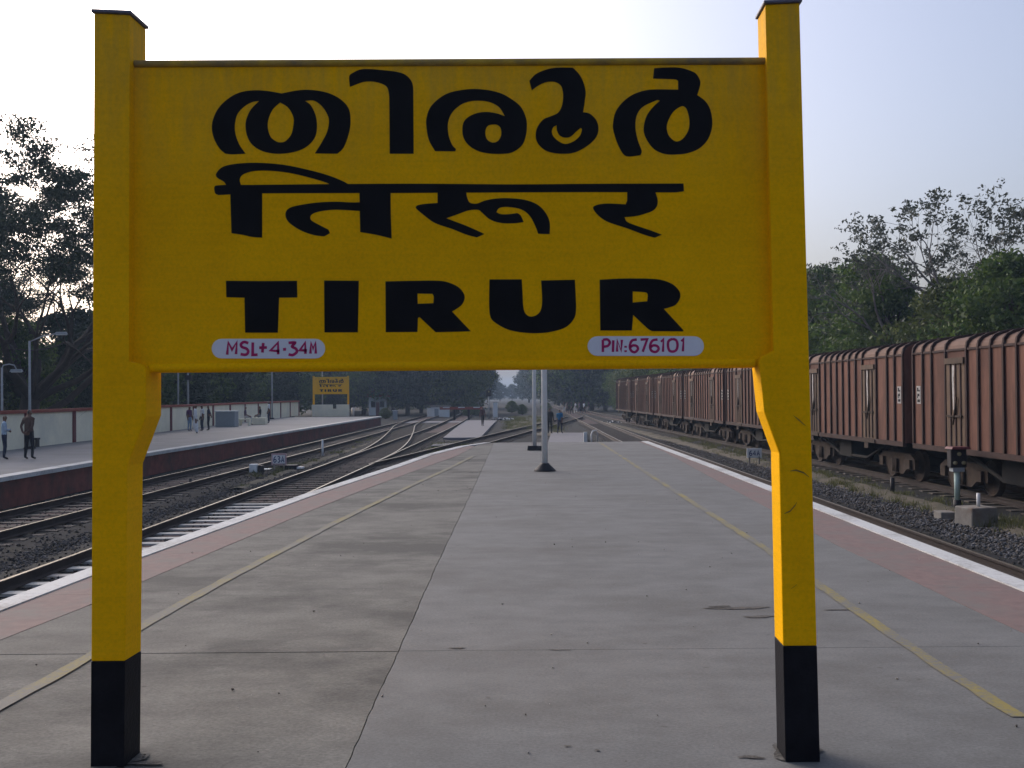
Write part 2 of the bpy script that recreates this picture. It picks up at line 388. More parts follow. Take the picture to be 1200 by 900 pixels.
for k in range(20):
    a, b = bp[k], bp[k + 1]
    slab(lambda y: edge_l(y) + EDGE_W, lambda y: pink_l(y), a + 0.002, b - 0.002, 0.001, M['pink'], 'paving_strip', 0.5) if pink_l(b - 0.1) - edge_l(b - 0.1) > 0.25 else None
    slab(lambda y: pink_r(y), lambda y: edge_r(y) - EDGE_W, a + 0.002, b - 0.002, 0.001, M['pink'], 'paving_strip', 0.5)
    slab(lambda y: edge_l(y) - 0.03, lambda y: edge_l(y) + EDGE_W - 0.004, a + 0.002, b - 0.002, 0.012, M['white_edge'], 'edge_stone', 0.5, 0.12)
    slab(lambda y: edge_r(y) - EDGE_W + 0.004, lambda y: edge_r(y) + 0.03, a + 0.002, b - 0.002, 0.012, M['white_edge'], 'edge_stone', 0.5, 0.12)
def painted(f, y0, y1, wd, z, mt, name):
    yy = frange(y0, y1, 0.25)
    vs, fs = extrude_ribbon([(f(y) - wd / 2 + random.uniform(-.010, .010), y) for y in yy], [(f(y) + wd / 2 + random.uniform(-.006, .006), y) for y in yy], z)
    b = MB(); b.add(vs, fs, mt); return b.build(name, platform)
painted(yl_l, Y_BEG, 27.5, 0.10, 0.005, M['yline_faint'], 'painted_line')
painted(yl_r, 5.18, Y_END - 0.1, 0.095, 0.005, M['yline'], 'painted_line')
# broken patch in the concrete by the right post, and a few chips
pb = MB()
def blob(c, rx, ry, z, mt, n=22, seed=0):
    rnd = random.Random(seed); 
    ph = [rnd.uniform(0, 6.28) for _ in range(4)]
    pts = []
    for k in range(n):
        a = 2 * math.pi * k / n
        r = 1 + 0.25 * math.sin(2 * a + ph[0]) + 0.18 * math.sin(3 * a + ph[1]) + 0.12 * math.sin(5 * a + ph[2])
        pts.append((c[0] + rx * r * math.cos(a), c[1] + ry * r * math.sin(a), z))
    pb.add(pts, [tuple(range(n))], mt)
for px, py, rx, ry, s in ((866, 713, 0.20, 0.045, 1), (890, 723, 0.12, 0.035, 2), (985, 715, 0.10, 0.018, 3), (845, 711, 0.07, 0.03, 21), (915, 727, 0.06, 0.05, 22), (665, 875, 0.014, 0.01, 4), (700, 880, 0.012, 0.01, 5),
                          (535, 760, 0.07, 0.012, 6), (655, 762, 0.06, 0.009, 7), (572, 818, 0.01, 0.006, 8), (545, 553, 0.35, 0.07, 9), (880, 888, 0.05, 0.02, 12), (172, 895, 0.07, 0.025, 13)):
    g = G(px, py); blob((g.x, g.y), rx, ry, 0.0045, M['chip'], seed=s)
for px, py, s in ((132, 898, 31), (936, 888, 32)):
    g = G(px, py); blob((g.x, g.y + .08), 0.098, 0.125, 0.006, M['foot_dirt'], seed=s)
pb.build('surface_chip', platform)

# ------------------------------------------------------------------ railway tracks
GAUGE = 1.676; RT_TOP = -0.84
def smooth_line(pts, st=1.0):
    ys = [p[1] for p in pts]; xs = [p[0] for p in pts]
    n = len(pts); out = []
    mt = []
    for i in range(n):
        a = max(i - 1, 0); b = min(i + 1, n - 1); mt.append((xs[b] - xs[a]) / (ys[b] - ys[a]))
    for i in range(n - 1):
        h = ys[i + 1] - ys[i]; k = max(1, int(h / st))
        for j in range(k):
            t = j / k
            x = (2*t**3-3*t**2+1)*xs[i] + (t**3-2*t**2+t)*h*mt[i] + (-2*t**3+3*t**2)*xs[i+1] + (t**3-t**2)*h*mt[i+1]
            out.append((x, ys[i] + h * t))
    out.append((xs[-1], ys[-1])); return out
def offset_line(line, d):
    o = []
    for i, (x, y) in enumerate(line):
        a = line[max(i - 1, 0)]; b = line[min(i + 1, len(line) - 1)]
        t = Vector((b[0] - a[0], b[1] - a[1])).normalized()
        o.append((x + t.y * d, y - t.x * d))
    return o
PROF = [(-0.070, -0.16), (-0.070, -0.148), (-0.012, -0.125), (-0.010, -0.045), (-0.034, -0.034), (-0.034, -0.006), (-0.028, 0.0),
        (0.028, 0.0), (0.034, -0.006), (0.034, -0.034), (0.010, -0.045), (0.012, -0.125), (0.070, -0.148), (0.070, -0.16)]
SL = MB(); SL.box((0, 0, 0), (2.55, 0.22, 0.16), M['sleeper'], 0, 0.97); SL_ME = SL.mesh('sleeper')
SD = MB(); SD.box((0, 0, 0), (2.6, 0.24, 0.16), M['sleeper_d'], 0, 0.97); SD_ME = SD.mesh('sleeper_old')
NT = [0]
def track(centre, sleepers=None, sl_me=SD_ME, bed=True, sl_drop=0.0):
    NT[0] += 1; dz = NT[0] * 0.0035
    line = smooth_line(centre, 1.0)
    t = empty('railway_track', (line[0][0], line[0][1], GZ)); tag(t, kind='structure')
    o = Vector(t.location)
    for s in (-1, 1):
        l = offset_line(line, s * GAUGE / 2); b = MB(); n = len(PROF); vs = []
        for i, (x, y) in enumerate(l):
            a = l[max(i - 1, 0)]; c = l[min(i + 1, len(l) - 1)]
            tn = Vector((c[0] - a[0], c[1] - a[1])).normalized()
            for (u, z) in PROF:
                vs.append((x + tn.y * u - o.x, y - tn.x * u - o.y, RT_TOP + dz + z - o.z))
        fs = []; ft = []
        for i in range(len(l) - 1):
            for k in range(n):
                k2 = (k + 1) % n
                q = (i * n + k, i * n + k2, (i + 1) * n + k2, (i + 1) * n + k)
                (ft if k == 6 else fs).append(q)
        fs.append(tuple(range(n - 1, -1, -1)))
        b.add(vs, fs, M['rail']); b.add([vs[i] for q in ft for i in q], [tuple(range(4 * j, 4 * j + 4)) for j in range(len(ft))], M['railtop'])
        b.build('rail', t)
    if bed:
        b = MB()
        L = [offset_line(line, d) for d in (-2.3, -1.45, -0.62, 0.62, 1.45, 2.3)]
        zz = (GZ - 0.02, -1.035 + dz, -1.03 + dz, -1.03 + dz, -1.035 + dz, GZ - 0.02)
        rs = random.Random(NT[0])
        jit = [[rs.uniform(-.012, .012) for _ in line] for _ in range(6)]
        for k in range(5):
            vs = [(x - o.x, y - o.y, zz[k] + jit[k][i] * (k not in (0, 5)) - o.z) for i, (x, y) in enumerate(L[k])] + [(x - o.x, y - o.y, zz[k + 1] + jit[k + 1][i] * (k + 1 not in (0, 5)) - o.z) for i, (x, y) in enumerate(L[k + 1])]
            n = len(line)
            b.add(vs, [(i, n + i, n + i + 1, i + 1) for i in range(n - 1)], M['rustbed'] if k == 2 else M['ballast'])
        b.build('ballast_bed', t)
    if sleepers:
        runs = sleepers if isinstance(sleepers, list) else [(*sleepers, sl_me, sl_drop)]; lx = [p[0] for p in line]; ly = [p[1] for p in line]
        for y0, y1, st, me_, drop in runs:
            y = y0
            while y < y1:
                x = float(np.interp(y, ly, lx)); sl = (float(np.interp(y + .5, ly, lx)) - x) / .5
                inst('sleeper', me_, t, (x - o.x + random.uniform(-.02, .02), y - o.y, -1.075 + dz - drop - o.z), -math.atan(sl) + random.uniform(-.012, .012))
                y += st
    return line
L1 = track([(-6.55, -12), (-6.15, 14), (-6.10, 26), (-5.95, 38), (-5.7, 60), (-5.5, 78), (-5.6, 110), (-6.4, 150), (-8, 230)], [(10, 25.5, 0.66, SL_ME, 0.0), (25.7, 72, 0.66, SD_ME, 0.012)])
L2 = track([(-10.9, -12), (-10.55, 12), (-10.35, 22), (-10.05, 40), (-9.85, 55), (-9.7, 80), (-9.6, 100), (-10.0, 150), (-11, 230)], (18, 80, 0.66), SD_ME, True, 0.02)
C1 = track([(-5.95, 38), (-5.98, 46), (-6.5, 56), (-7.6, 70), (-8.8, 84), (-9.45, 96), (-9.62, 104)], (44, 96, 0.66), SD_ME)
R1 = track([(5.95, -12), (6.1, 4), (6.22, 15), (6.35, 36), (6.5, 56), (6.8, 75), (7.3, 106), (7.9, 135), (9, 230)], (10, 90, 0.66), SD_ME, True, 0.01)
C2 = track([(-4.4, 37), (-3.3, 44), (-1.9, 54), (-0.1, 66), (1.8, 78), (4.5, 95), (6.9, 112)], (37, 110, 0.66), SD_ME)
RTR = track([(12.75, -12), (12.2, 20), (11.5, 58), (10.85, 92), (10.2, 140), (10.2, 230)], (14, 92, 0.66), SD_ME, True, 0.01)
def train_x(Y): return float(np.interp(Y, [p[1] for p in RTR], [p[0] for p in RTR]))

# loose ballast
def stones(name, n, region, smin, smax, mats, seed):
    rs = np.random.RandomState(seed)
    base = np.array([(1, 0, 0), (-1, 0, 0), (0, 1, 0), (0, -1, 0), (0, 0, 1), (0, 0, -1)], float)
    tri = np.array([(0, 2, 4), (2, 1, 4), (1, 3, 4), (3, 0, 4), (2, 0, 5), (1, 2, 5), (3, 1, 5), (0, 3, 5)])
    pos = region(rs, n); n = len(pos)
    sc = rs.uniform(smin, smax, (n, 1, 1)) * rs.uniform(0.6, 1.3, (n, 6, 1))
    v = base[None] * sc * np.array([1, 1, 0.75])
    a = rs.uniform(0, 6.28, n); ca, sa = np.cos(a), np.sin(a); tl = rs.uniform(-.7, .7, n); ct, st_ = np.cos(tl), np.sin(tl)
    x, y, z = v[..., 0], v[..., 1], v[..., 2]
    y, z = y * ct[:, None] - z * st_[:, None], y * st_[:, None] + z * ct[:, None]
    x, y = x * ca[:, None] - y * sa[:, None], x * sa[:, None] + y * ca[:, None]
    v = np.stack([x, y, z], -1) + pos[:, None, :]
    me = bpy.data.meshes.new(name); nv = n * 6; nf = n * 8
    me.vertices.add(nv); me.vertices.foreach_set('co', v.reshape(-1))
    idx = (tri[None] + (np.arange(n) * 6)[:, None, None]).reshape(-1)
    me.loops.add(nf * 3); me.loops.foreach_set('vertex_index', idx.astype(np.int32))
    me.polygons.add(nf); me.polygons.foreach_set('loop_start', np.arange(0, nf * 3, 3, dtype=np.int32))
    for mm in mats: me.materials.append(mm)
    mi = np.repeat((rs.rand(n) > 0.65).astype(np.int32), 8) * (len(mats) > 1); me.polygons.foreach_set('material_index', mi.astype(np.int32))
    me.update(calc_edges=True); me.validate()
    return inst(name, me)
def reg(x0, x1, y0, y1, zt=GZ + 0.01, dens=1.0):
    def f(rs, n):
        y = y0 + (y1 - y0) * rs.rand(n) ** 1.7; x = x0 + (x1 - x0) * rs.rand(n)
        return np.stack([x, y, np.full(n, zt) + rs.uniform(-.01, .03, n)], -1)
    return f
def region_bed(lines, y0, y1, w_in, w_out):
    def f(rs, n):
        y = y0 + (y1 - y0) * rs.rand(n) ** 1.6; k = rs.randint(0, len(lines), n)
        xs = np.array([np.interp(y, [p[1] for p in l], [p[0] for p in l]) for l in lines])[k, np.arange(n)]
        d = rs.uniform(-w_out, w_out, n)
        x = xs + d; z = np.where(np.abs(d) < 1.45, -1.02, np.interp(np.abs(d), [1.45, 2.3], [-1.02, GZ]))
        keep = ~((np.abs(np.abs(d) - GAUGE / 2) < 0.09))
        return np.stack([x, y, z + rs.uniform(-.01, .015, n)], -1)[keep]
    return f
tag(stones('ballast', 32000, reg(7.3, 10.6, 12, 60), 0.015, 0.045, [M['stone3'], M['stone4']], 1), 'grey crushed stone ballast between the rails and the goods train', 'ballast', kind='stuff')
tag(stones('ballast', 24000, reg(-9.4, -7.2, 12, 60), 0.014, 0.045, [M['stone1'], M['stone2']], 2), 'dark crushed stone ballast between the two tracks by the brick faced platform', 'ballast', kind='stuff')
tag(stones('ballast', 22000, region_bed([L1, R1, L2], 10, 60, 0, 2.3), 0.018, 0.042, [M['stone2'], M['stone1']], 3), 'brownish crushed stone ballast lying along the sleepers of the tracks', 'ballast', kind='stuff')

def grit(rs, n):
    y = 4.0 + 26 * rs.rand(n) ** 1.8; u = rs.rand(n)
    x = np.array([edge_l(a) + .3 + (edge_r(a) - edge_l(a) - .6) * b for a, b in zip(y, u)])
    return np.stack([x, y, np.full(n, .006)], -1)
M['grit'] = mat('pale_grit', (0.30, 0.28, 0.25), 0.9, 0.4, 20)
tag(stones('grit', 240, grit, .003, .011, [M['grit'], M['stone4']], 9), 'loose grit and bits scattered over the concrete platform', 'grit', kind='stuff')
# sandy bank along the goods train, footpaths at the platform end
def sheet(name, pts, z, mt, th=0.0, kind='structure'):
    b = MB()
    if th: b.prism(pts, z - th, z, mt)
    else: b.add([(x, y, z) for x, y in pts], [tuple(range(len(pts)))], mt)
    return tag(b.build(name), kind=kind)
def gp(px, py, z): g = G(px, py, z); return (g.x, g.y)
PZ = -0.95
sheet('footpath', [gp(519, 513, PZ), gp(563, 512.5, PZ), gp(582, 492.5, PZ), gp(545, 492.5, PZ)], PZ, M['path'], 0.2)
sheet('footpath', [gp(642, 519, PZ), gp(688, 518.5, PZ), gp(686, 507, PZ), gp(646, 507, PZ)], PZ, M['path'], 0.2)
sheet('footpath', [gp(470, 495.5, PZ - .05), gp(566, 494.8, PZ - .05), gp(566, 493.3, PZ - .05), gp(474, 493.6, PZ - .05)], PZ - .05, M['path'], 0.15)
sheet('footpath', [gp(505, 521.5, PZ), gp(530, 521, PZ), gp(532, 518.5, PZ), gp(510, 519, PZ)], PZ - 0.03, M['path'], 0.15)
# low bank between ballast and train
def bank(name, fx, y0, y1, wd, h, mt, seed):
    rs = random.Random(seed); b = MB(); yy = frange(y0, y1, 0.6); cols = 7; vs = []
    for y in yy:
        for c in range(cols):
            u = c / (cols - 1) * 2 - 1
            vs.append((fx(y) + u * wd / 2, y, GZ - 0.03 + h * (1 - u * u) * rs.uniform(0.6, 1.2)))
    fs = [(i * cols + c, i * cols + c + 1, (i + 1) * cols + c + 1, (i + 1) * cols + c) for i in range(len(yy) - 1) for c in range(cols - 1)]
    b.add(vs, fs, mt, True); return tag(b.build(name), kind='structure')
M['sand'] = mat('sandy_soil', (0.090, 0.078, 0.058), 0.95, 0.3, 4, 0.6, 25, (0.036, 0.040, 0.022), (0.48, 0.62))
bank('soil_bank', lambda y: train_x(y) - 2.25, 13, 100, 1.2, 0.16, M['sand'], 3)
bank('soil_bank', lambda y: -8.0 - 0.002 * y, 30, 100, 0.9, 0.10, M['sand'], 5)
bank('soil_bank', lambda y: 1.5 + (y - 70) * 0.02, 66, 130, 5.0, 0.15, M['sand'], 6)

def grass(name, spots, seed, label, h=0.25, blades=60, spread=0.25):
    rs = np.random.RandomState(seed); b = MB(); vs = []; fs = []
    for (x, y, s) in spots:
        for k in range(blades):
            a = rs.uniform(0, 6.28); r = abs(rs.normal(0, spread * s)); hh = h * s * rs.uniform(.5, 1.2)
            bx, by = x + r * math.cos(a), y + r * math.sin(a); l = rs.uniform(-.5, .5, 2) * hh
            wd = 0.008 + 0.010 * rs.rand(); a2 = rs.uniform(0, 3.14)
            i = len(vs); vs += [(bx - wd * math.cos(a2), by - wd * math.sin(a2), GZ), (bx + wd * math.cos(a2), by + wd * math.sin(a2), GZ), (bx + l[0], by + l[1], GZ + hh)]
            fs.append((i, i + 1, i + 2))
    b.add(vs, fs, M['grass']); return tag(b.build(name), label, 'grass', kind='stuff')
rs = random.Random(11)
sp = [(rs.uniform(9.6, 11.0), rs.uniform(16, 21), rs.uniform(.5, 1.1)) for _ in range(110)] + [(rs.uniform(9.3, 10.6), rs.uniform(22, 60), rs.uniform(.4, 1.0)) for _ in range(150)]
grass('grass', sp, 1, 'dry green grass tufts growing along the goods train track')
sp = [(rs.uniform(-9.2, -7.9), rs.uniform(30, 90), rs.uniform(.4, .9)) for _ in range(70)] + [(rs.uniform(-4.2, -1.8), rs.uniform(42, 56), rs.uniform(.5, 1.0)) for _ in range(110)]
sp += [(rs.uniform(-0.5, 3.5), rs.uniform(72, 120), rs.uniform(.7, 1.6)) for _ in range(160)]
grass('grass', sp, 2, 'low green weeds between the tracks beyond the platform end')
# ------------------------------------------------------------------ the station name board
YS = 4.58; TH = 0.18; YB = YS + 0.05
SH = 0.043                                   # the posts' sides run along the platform, slightly to the right
base = Vector(((G(533, 890).x), YS, 0))
sign = empty('station_name_board', base)
tag(sign, 'large yellow station name board on two posts with three lines of black lettering', 'sign', 'station name boards')
def loc(p): return (p[0] - base.x, p[1] - base.y, p[2] - base.z)
def deep(p, d): return Vector((p[0] + SH * d, p[1] + d, p[2]))
def zat(px, py): return P(px, py, YS).z
def post_prism(front, mt, name, parent, close_bottom=True):
    """front: list of (x, z) in metres at YS, counter-clockwise as seen from the platform"""
    n = len(front); b = MB()
    fr = [Vector((x, YS, z)) for x, z in front]; bk = [deep(p, TH) for p in fr]
    vs = [loc(p) for p in fr + bk]
    tris = tessellate_polygon([[Vector((p.x, p.z, 0)) for p in fr]])
    fs = []
    for t in tris:
        a, c, d = t
        nrm = (fr[c].x - fr[a].x) * (fr[d].z - fr[a].z) - (fr[c].z - fr[a].z) * (fr[d].x - fr[a].x)
        if nrm < 0: t = (a, d, c)
        fs.append(t); fs.append((n + t[2], n + t[1], n + t[0]))
    fs += [(i, n + i, n + (i + 1) % n, (i + 1) % n) for i in range(n)]
    b.add(vs, fs, mt); return b.build(name, parent)
def pz(px, py): p = P(px, py, YS); return (p.x, p.z)
# left post
def lerp2(a, b, t): return (a[0] + (b[0] - a[0]) * t, a[1] + (b[1] - a[1]) * t)
def at_z(a, b, z): t = (z - a[1]) / (b[1] - a[1]); return lerp2(a, b, t)
def make_post(outer_top, outer_bot, inner, left):
    """inner: pixel points down the inner front edge; the black base is a part of the post"""
    ot, ob = pz(*outer_top), pz(*outer_bot); inn = [pz(*q) for q in inner]
    ob = at_z(ot, ob, 0.0); inn[-1] = at_z(inn[-2], inn[-1], 0.0)
    return ot, ob, inn
def finish_post(ot, ob, inn, zb, left):
    om = at_z(ot, ob, zb); im = at_z(inn[-2], inn[-1], zb)
    up = [om] + ([im] + inn[-2::-1] + [ot]) if left else [im, om, ot] + inn[:-1]
    lo = [ob, inn[-1], im, om] if left else [inn[-1], ob, om, im]
    if left: up = [om, im] + inn[-2::-1] + [ot]
    o = post_prism(up, M['yellow'], 'post', sign); bevel(o, 0.006, 2)
    lo2 = [(x + (0.002 if (x > 0) == left else -0.0), z) for x, z in lo]
    k = post_prism(lo, M['blackbase'], 'black_base', o); bevel(k, 0.004, 2)
    return o
ot, ob, inn = make_post((110, 15), (106, 900), [(152, 17), (151, 424), (163, 426), (169, 429), (171, 434), (171, 488), (149, 546), (145, 900)], True)
pl = finish_post(ot, ob, inn, zat(125, 775), True)
ot2, ob2, inn2 = make_post((937, 3), (961, 890), [(897, 5), (906.5, 411), (901, 414), (892, 418), (889.5, 423), (895.5, 483), (913, 531), (920.5, 890)], False)
pr = finish_post(ot2, ob2, inn2, zat(940, 757), False)
# thin weathered caps
def cap(post, a, b):
    m_ = 0.010; z = max(a[1], b[1]); n = 10; b_ = MB()
    x0, x1 = min(a[0], b[0]) - m_, max(a[0], b[0]) + m_
    za = a[1] if a[0] < b[0] else b[1]; zb = b[1] if a[0] < b[0] else a[1]
    fr = [Vector((x0, YS - 0.012, za)), Vector((x1, YS - 0.012, zb)), Vector((x1, YS - 0.012, zb + 0.016)), Vector((x0, YS - 0.012, za + 0.016))]
    bk = [deep(p, TH + 0.024) for p in fr]
    b_.add([loc(p) for p in fr + bk], [(0, 1, 2, 3), (7, 6, 5, 4), (0, 4, 5, 1), (1, 5, 6, 2), (2, 6, 7, 3), (3, 7, 4, 0)], M['flash'])
    return bevel(b_.build('post_cap', post), 0.005, 2)
cap(pl, ot, inn[0]); cap(pr, inn2[0], ot2)
# dark scuffs on the right post
for pts in ([(926, 552), (933, 551), (942, 554), (948, 559)], [(919, 602), (926, 599), (932, 592), (934, 588)], [(930, 487), (936, 492), (944, 499)], [(927, 690), (934, 685)]):
    q_ = [P(x_, y_, YS - .0015) for x_, y_ in pts]; b = MB(); n_ = len(q_)
    wd_ = [.001] + [.0035] * (n_ - 2) + [.001]
    b.add([loc((p.x, p.y, p.z + w_)) for p, w_ in zip(q_, wd_)] + [loc((p.x, p.y, p.z - w_)) for p, w_ in zip(q_, wd_)], [(k, n_ + k, n_ + k + 1, k + 1) for k in range(n_ - 1)], M['scuff']); b.build('scuff', pr)
# board
def bz(px, py, d=0.0): p = P(px, py, YB); return Vector((p.x + SH * d, YB + d, p.z))
bth = 0.075
c4 = [bz(150, 435), bz(908, 428.5), bz(906, 70), bz(150, 74)]
b = MB(); bk = [Vector((p.x + SH * bth, p.y + bth, p.z)) for p in c4]
c4[0].x -= 0.01
b.add([loc(p) for p in c4 + bk], [(0, 1, 2, 3), (7, 6, 5, 4), (0, 4, 5, 1), (1, 5, 6, 2), (2, 6, 7, 3), (3, 7, 4, 0)], M['yellow'])
board = b.build('board_panel', sign)
def bead(p0, p1, r, mt, name):
    n = 9; b = MB(); vs = []
    for p in (p0, p1):
        for k in range(n):
            a = math.pi * (k / (n - 1)); vs.append(loc((p.x, p.y - math.sin(a) * 0.016, p.z + math.cos(a) * r)))
        vs.append(loc((p.x, p.y + bth + 0.008, p.z - r))); vs.append(loc((p.x, p.y + bth + 0.008, p.z + r)))
    m_ = n + 2
    fs = [(k, k + 1, m_ + k + 1, m_ + k) for k in range(m_ - 1)] + [(m_ - 1, 0, m_, 2 * m_ - 1)]
    b.add(vs, fs, mt, False); o = b.build(name, board)
    for p in o.data.polygons: p.use_smooth = len(p.vertices) == 4 and abs(p.normal.y) > 0.1
    return o
bead(bz(158, 75), bz(906, 71.5), 0.016, M['yellow_dirty'], 'top_rim')
bead(bz(176, 431.5), bz(884, 425.5), 0.020, M['yellow'], 'bottom_rim')

# lettering -------------------------------------------------------
def closed_curve(pts, seg=6):
    n = len(pts); out = []
    P2 = [Vector((p[0], p[1])) for p in pts]; cn = [len(p) > 2 for p in pts]
    for i in range(n):
        p0, p1, p2, p3 = P2[i - 1], P2[i], P2[(i + 1) % n], P2[(i + 2) % n]
        if cn[i] and cn[(i + 1) % n]:
            out.append(p1); continue
        m1 = (p2 - p1) * 0.6 if cn[i] else (p2 - p0) * 0.5
        m2 = (p2 - p1) * 0.6 if cn[(i + 1) % n] else (p3 - p1) * 0.5
        L = (p2 - p1).length
        if m1.length > L * 1.3: m1 = m1 * (L * 1.3 / m1.length)
        if m2.length > L * 1.3: m2 = m2 * (L * 1.3 / m2.length)
        for k in range(seg):
            t = k / seg
            out.append((2*t**3-3*t**2+1)*p1 + (t**3-2*t**2+t)*m1 + (-2*t**3+3*t**2)*p2 + (t**3-t**2)*m2)
    return out
LETTERS = []
LAY = [0]
def glyph(name, org, s, loops, mt=None, lift=0.0016):
    """outline in units of 1/s of the survey picture, origin org; becomes a thin raised coat of paint on the board"""
    mt = mt or M['black']; LAY[0] += 1; d = lift + 0.00025 * (LAY[0] % 5)
    cl = []
    for lp in loops:
        cur = closed_curve(lp) if len(lp) > 2 else lp
        cl.append([P(org[0] + q.x / s, org[1] + q.y / s, YB - d) for q in cur])
    flat = [p for l in cl for p in l]
    tr = tessellate_polygon([[Vector((p.x, p.z, 0)) for p in l] for l in cl])
    n = len(flat); fs = []
    for a, c, e in tr:
        nr = (flat[c].x - flat[a].x) * (flat[e].z - flat[a].z) - (flat[c].z - flat[a].z) * (flat[e].x - flat[a].x)
        fs.append((a, c, e) if nr > 0 else (a, e, c))
    vs = [loc(p) for p in flat] + [loc((p.x, YB + 0.001, p.z)) for p in flat]
    o_ = 0
    for l in cl:
        k = len(l); fs += [(o_ + i, o_ + (i + 1) % k, n + o_ + (i + 1) % k, n + o_ + i) for i in range(k)]; o_ += k
    b = MB(); b.add(vs, fs, mt); o = b.build(name, board); LETTERS.append(o); return o
c = 1
glyph('letter', (240, 90), 6.667, [[(160,600,c),(215,605),(318,600,c),(270,530),(240,450),(235,370),(255,290),(310,230),(370,197),(425,188,c),(360,255),(325,330),(318,390),(330,460),(370,530),(450,580),(560,600),(680,590),(780,555),(850,490),(875,410),(868,310),(830,225),(783,188,c),(850,185),(910,225),(955,290),(970,350),(955,430),(915,510),(860,598,c),(1035,600,c),(1085,550),(1125,440),(1138,350),(1125,250),(1060,175),(960,125),(840,103),(730,105),(600,130,c),(500,112),(390,105),(280,120),(190,165),(110,240),(65,330),(55,410),(75,490),(115,560)],
    [(588,200,c),(530,255),(497,330),(492,400),(515,470),(560,505),(590,512),(630,502),(675,450),(693,370),(690,310),(650,240)]])
glyph('letter', (400, 70), 7.5, [[(70,145),(110,110),(170,85),(250,82),(350,90),(470,103),(550,125),(600,165),(628,220),(632,300),(635,825,c),(425,825,c),(422,400),(418,300),(400,240),(350,208),(270,190),(200,193),(140,212),(75,237,c)]])
glyph('letter', (490, 90), 8.571, [[(170,745,c),(372,747,c),(380,725,c),(340,680),(305,580),(300,460),(340,360),(420,285),(500,250),(590,238),(700,248),(780,280),(830,325),(870,395,c),(800,370),(700,353),(600,362),(510,400),(455,460),(445,560),(470,640),(530,705),(620,750),(730,770),(850,772),(950,755),(1040,690),(1080,600),(1093,490),(1080,400),(1030,300),(940,225),(830,165),(700,133),(560,122),(420,135),(300,165),(200,225),(120,310),(83,420),(85,520),(110,640)],
    [(760,477),(700,492),(675,550),(690,625),(745,660),(800,645),(833,590),(830,520),(800,485)]])
glyph('letter', (610, 70), 7.5, [[(100,268,c),(78,185,c),(130,130),(200,95),(290,72),(400,68),(460,70,c),(510,120),(550,190),(572,280),(565,360),(550,460,c),(610,475),(665,530),(685,600),(670,670),(620,730),(540,785),(470,815),(390,825),(290,818),(210,790),(150,730),(133,660),(150,590),(200,525),(270,495),(330,465),(365,400),(375,310),(360,235),(320,200),(270,190),(210,200),(150,230)],
    [(318,575,c),(320,620),(345,665),(390,683),(440,675),(490,630),(530,597,c),(540,615),(520,670),(470,715),(400,740),(340,720),(290,675),(275,630),(290,590)]])
glyph('letter', (710, 70), 7.5, [[(415,165,c),(425,75,c),(530,68),(650,70),(740,95),(795,125),(830,190),(822,250),(803,310,c),(870,360),(915,430),(935,530),(928,620),(890,710),(820,780),(720,820),(620,832),(520,828),(430,790),(370,720),(335,640),(338,560),(365,480),(420,410),(475,360,c),(455,352,c),(400,375),(330,410),(285,460),(262,530),(262,620),(285,720),(315,800),(305,838,c),(200,850),(150,825),(100,730),(68,630),(63,560),(85,460),(150,370),(240,305),(350,268),(450,260),(635,262,c),(635,185,c),(610,172)],
    [(665,408),(600,450),(555,520),(535,590),(550,660),(590,705),(630,718),(680,690),(725,620),(735,540),(720,460),(700,420)]])
glyph('letter_headline', (0, 0), 1, [[(253,217.5),(300,216.6),(470,215.2),(600,216),(700,215.3),(801,215,c),(801.5,224,c),(790,225.3),(700,225),(600,225.3),(470,226),(300,226.5),(256,228.5,c),(252,226)]])
glyph('letter', (240, 185), 5.217, [[(130,180,c),(130,165,c),(115,145),(75,120),(70,95),(110,55),(200,35),(330,30),(480,42),(620,70),(750,105),(850,145),(890,170,c),(890,180,c),(775,180,c),(770,165,c),(740,150),(640,120),(520,92),(400,78),(300,80),(235,100),(213,130),(220,165,c),(220,180,c)]])
glyph('letter', (240, 185), 5.217, [[(155,200,c),(350,200,c),(350,487,c),(290,483),(230,470),(163,460,c)]])
glyph('letter', (240, 185), 5.217, [[(945,190,c),(1135,190,c),(1137,350),(1142,493,c),(1050,470),(950,453,c)]])
glyph('letter', (240, 185), 5.217, [[(965,270,c),(900,272),(800,268),(700,272),(600,285),(520,305),(493,340),(510,390),(580,440),(660,470),(730,480,c),(765,460,c),(755,438,c),(700,410),(650,380),(650,350),(690,330),(770,318),(850,318),(965,326,c)]])
glyph('letter', (470, 205), 6.316, [[(270,100,c),(480,100,c),(484,140),(490,170),(510,205),(560,212),(620,190),(700,175),(800,172),(920,185),(1010,220),(1070,280),(1100,350),(1100,438,c),(1015,435,c),(990,370),(950,300),(890,255),(800,237),(730,243),(705,275,c),(740,290),(800,290),(860,282,c),(885,300),(908,348,c),(840,357),(740,355),(660,330),(600,280),(570,258),(500,262),(420,290),(335,320,c),(400,345),(480,375),(560,410),(618,437,c),(560,462,c),(480,440),(380,400),(250,355),(160,290),(108,240),(150,218),(270,207,c)]])
glyph('letter', (660, 205), 8.0, [[(600,130,c),(865,130,c),(868,170),(885,230),(880,290),(840,335),(760,365),(680,385),(575,395,c),(600,440),(700,480),(820,520),(925,560,c),(860,588,c),(760,560),(600,500),(420,440),(330,380),(280,310),(320,280),(420,268),(585,275,c),(600,240,c)]])
LATIN0 = len(LETTERS)
glyph('letter', (255, 320), 6.667, [[(65,60,c),(340,62),(620,60,c),(622,190,c),(480,192,c),(470,465,c),(215,465,c),(210,192,c),(68,188,c)]])
glyph('letter', (255, 320), 6.667, [[(832,58,c),(1103,60,c),(1095,462,c),(835,463,c)]])
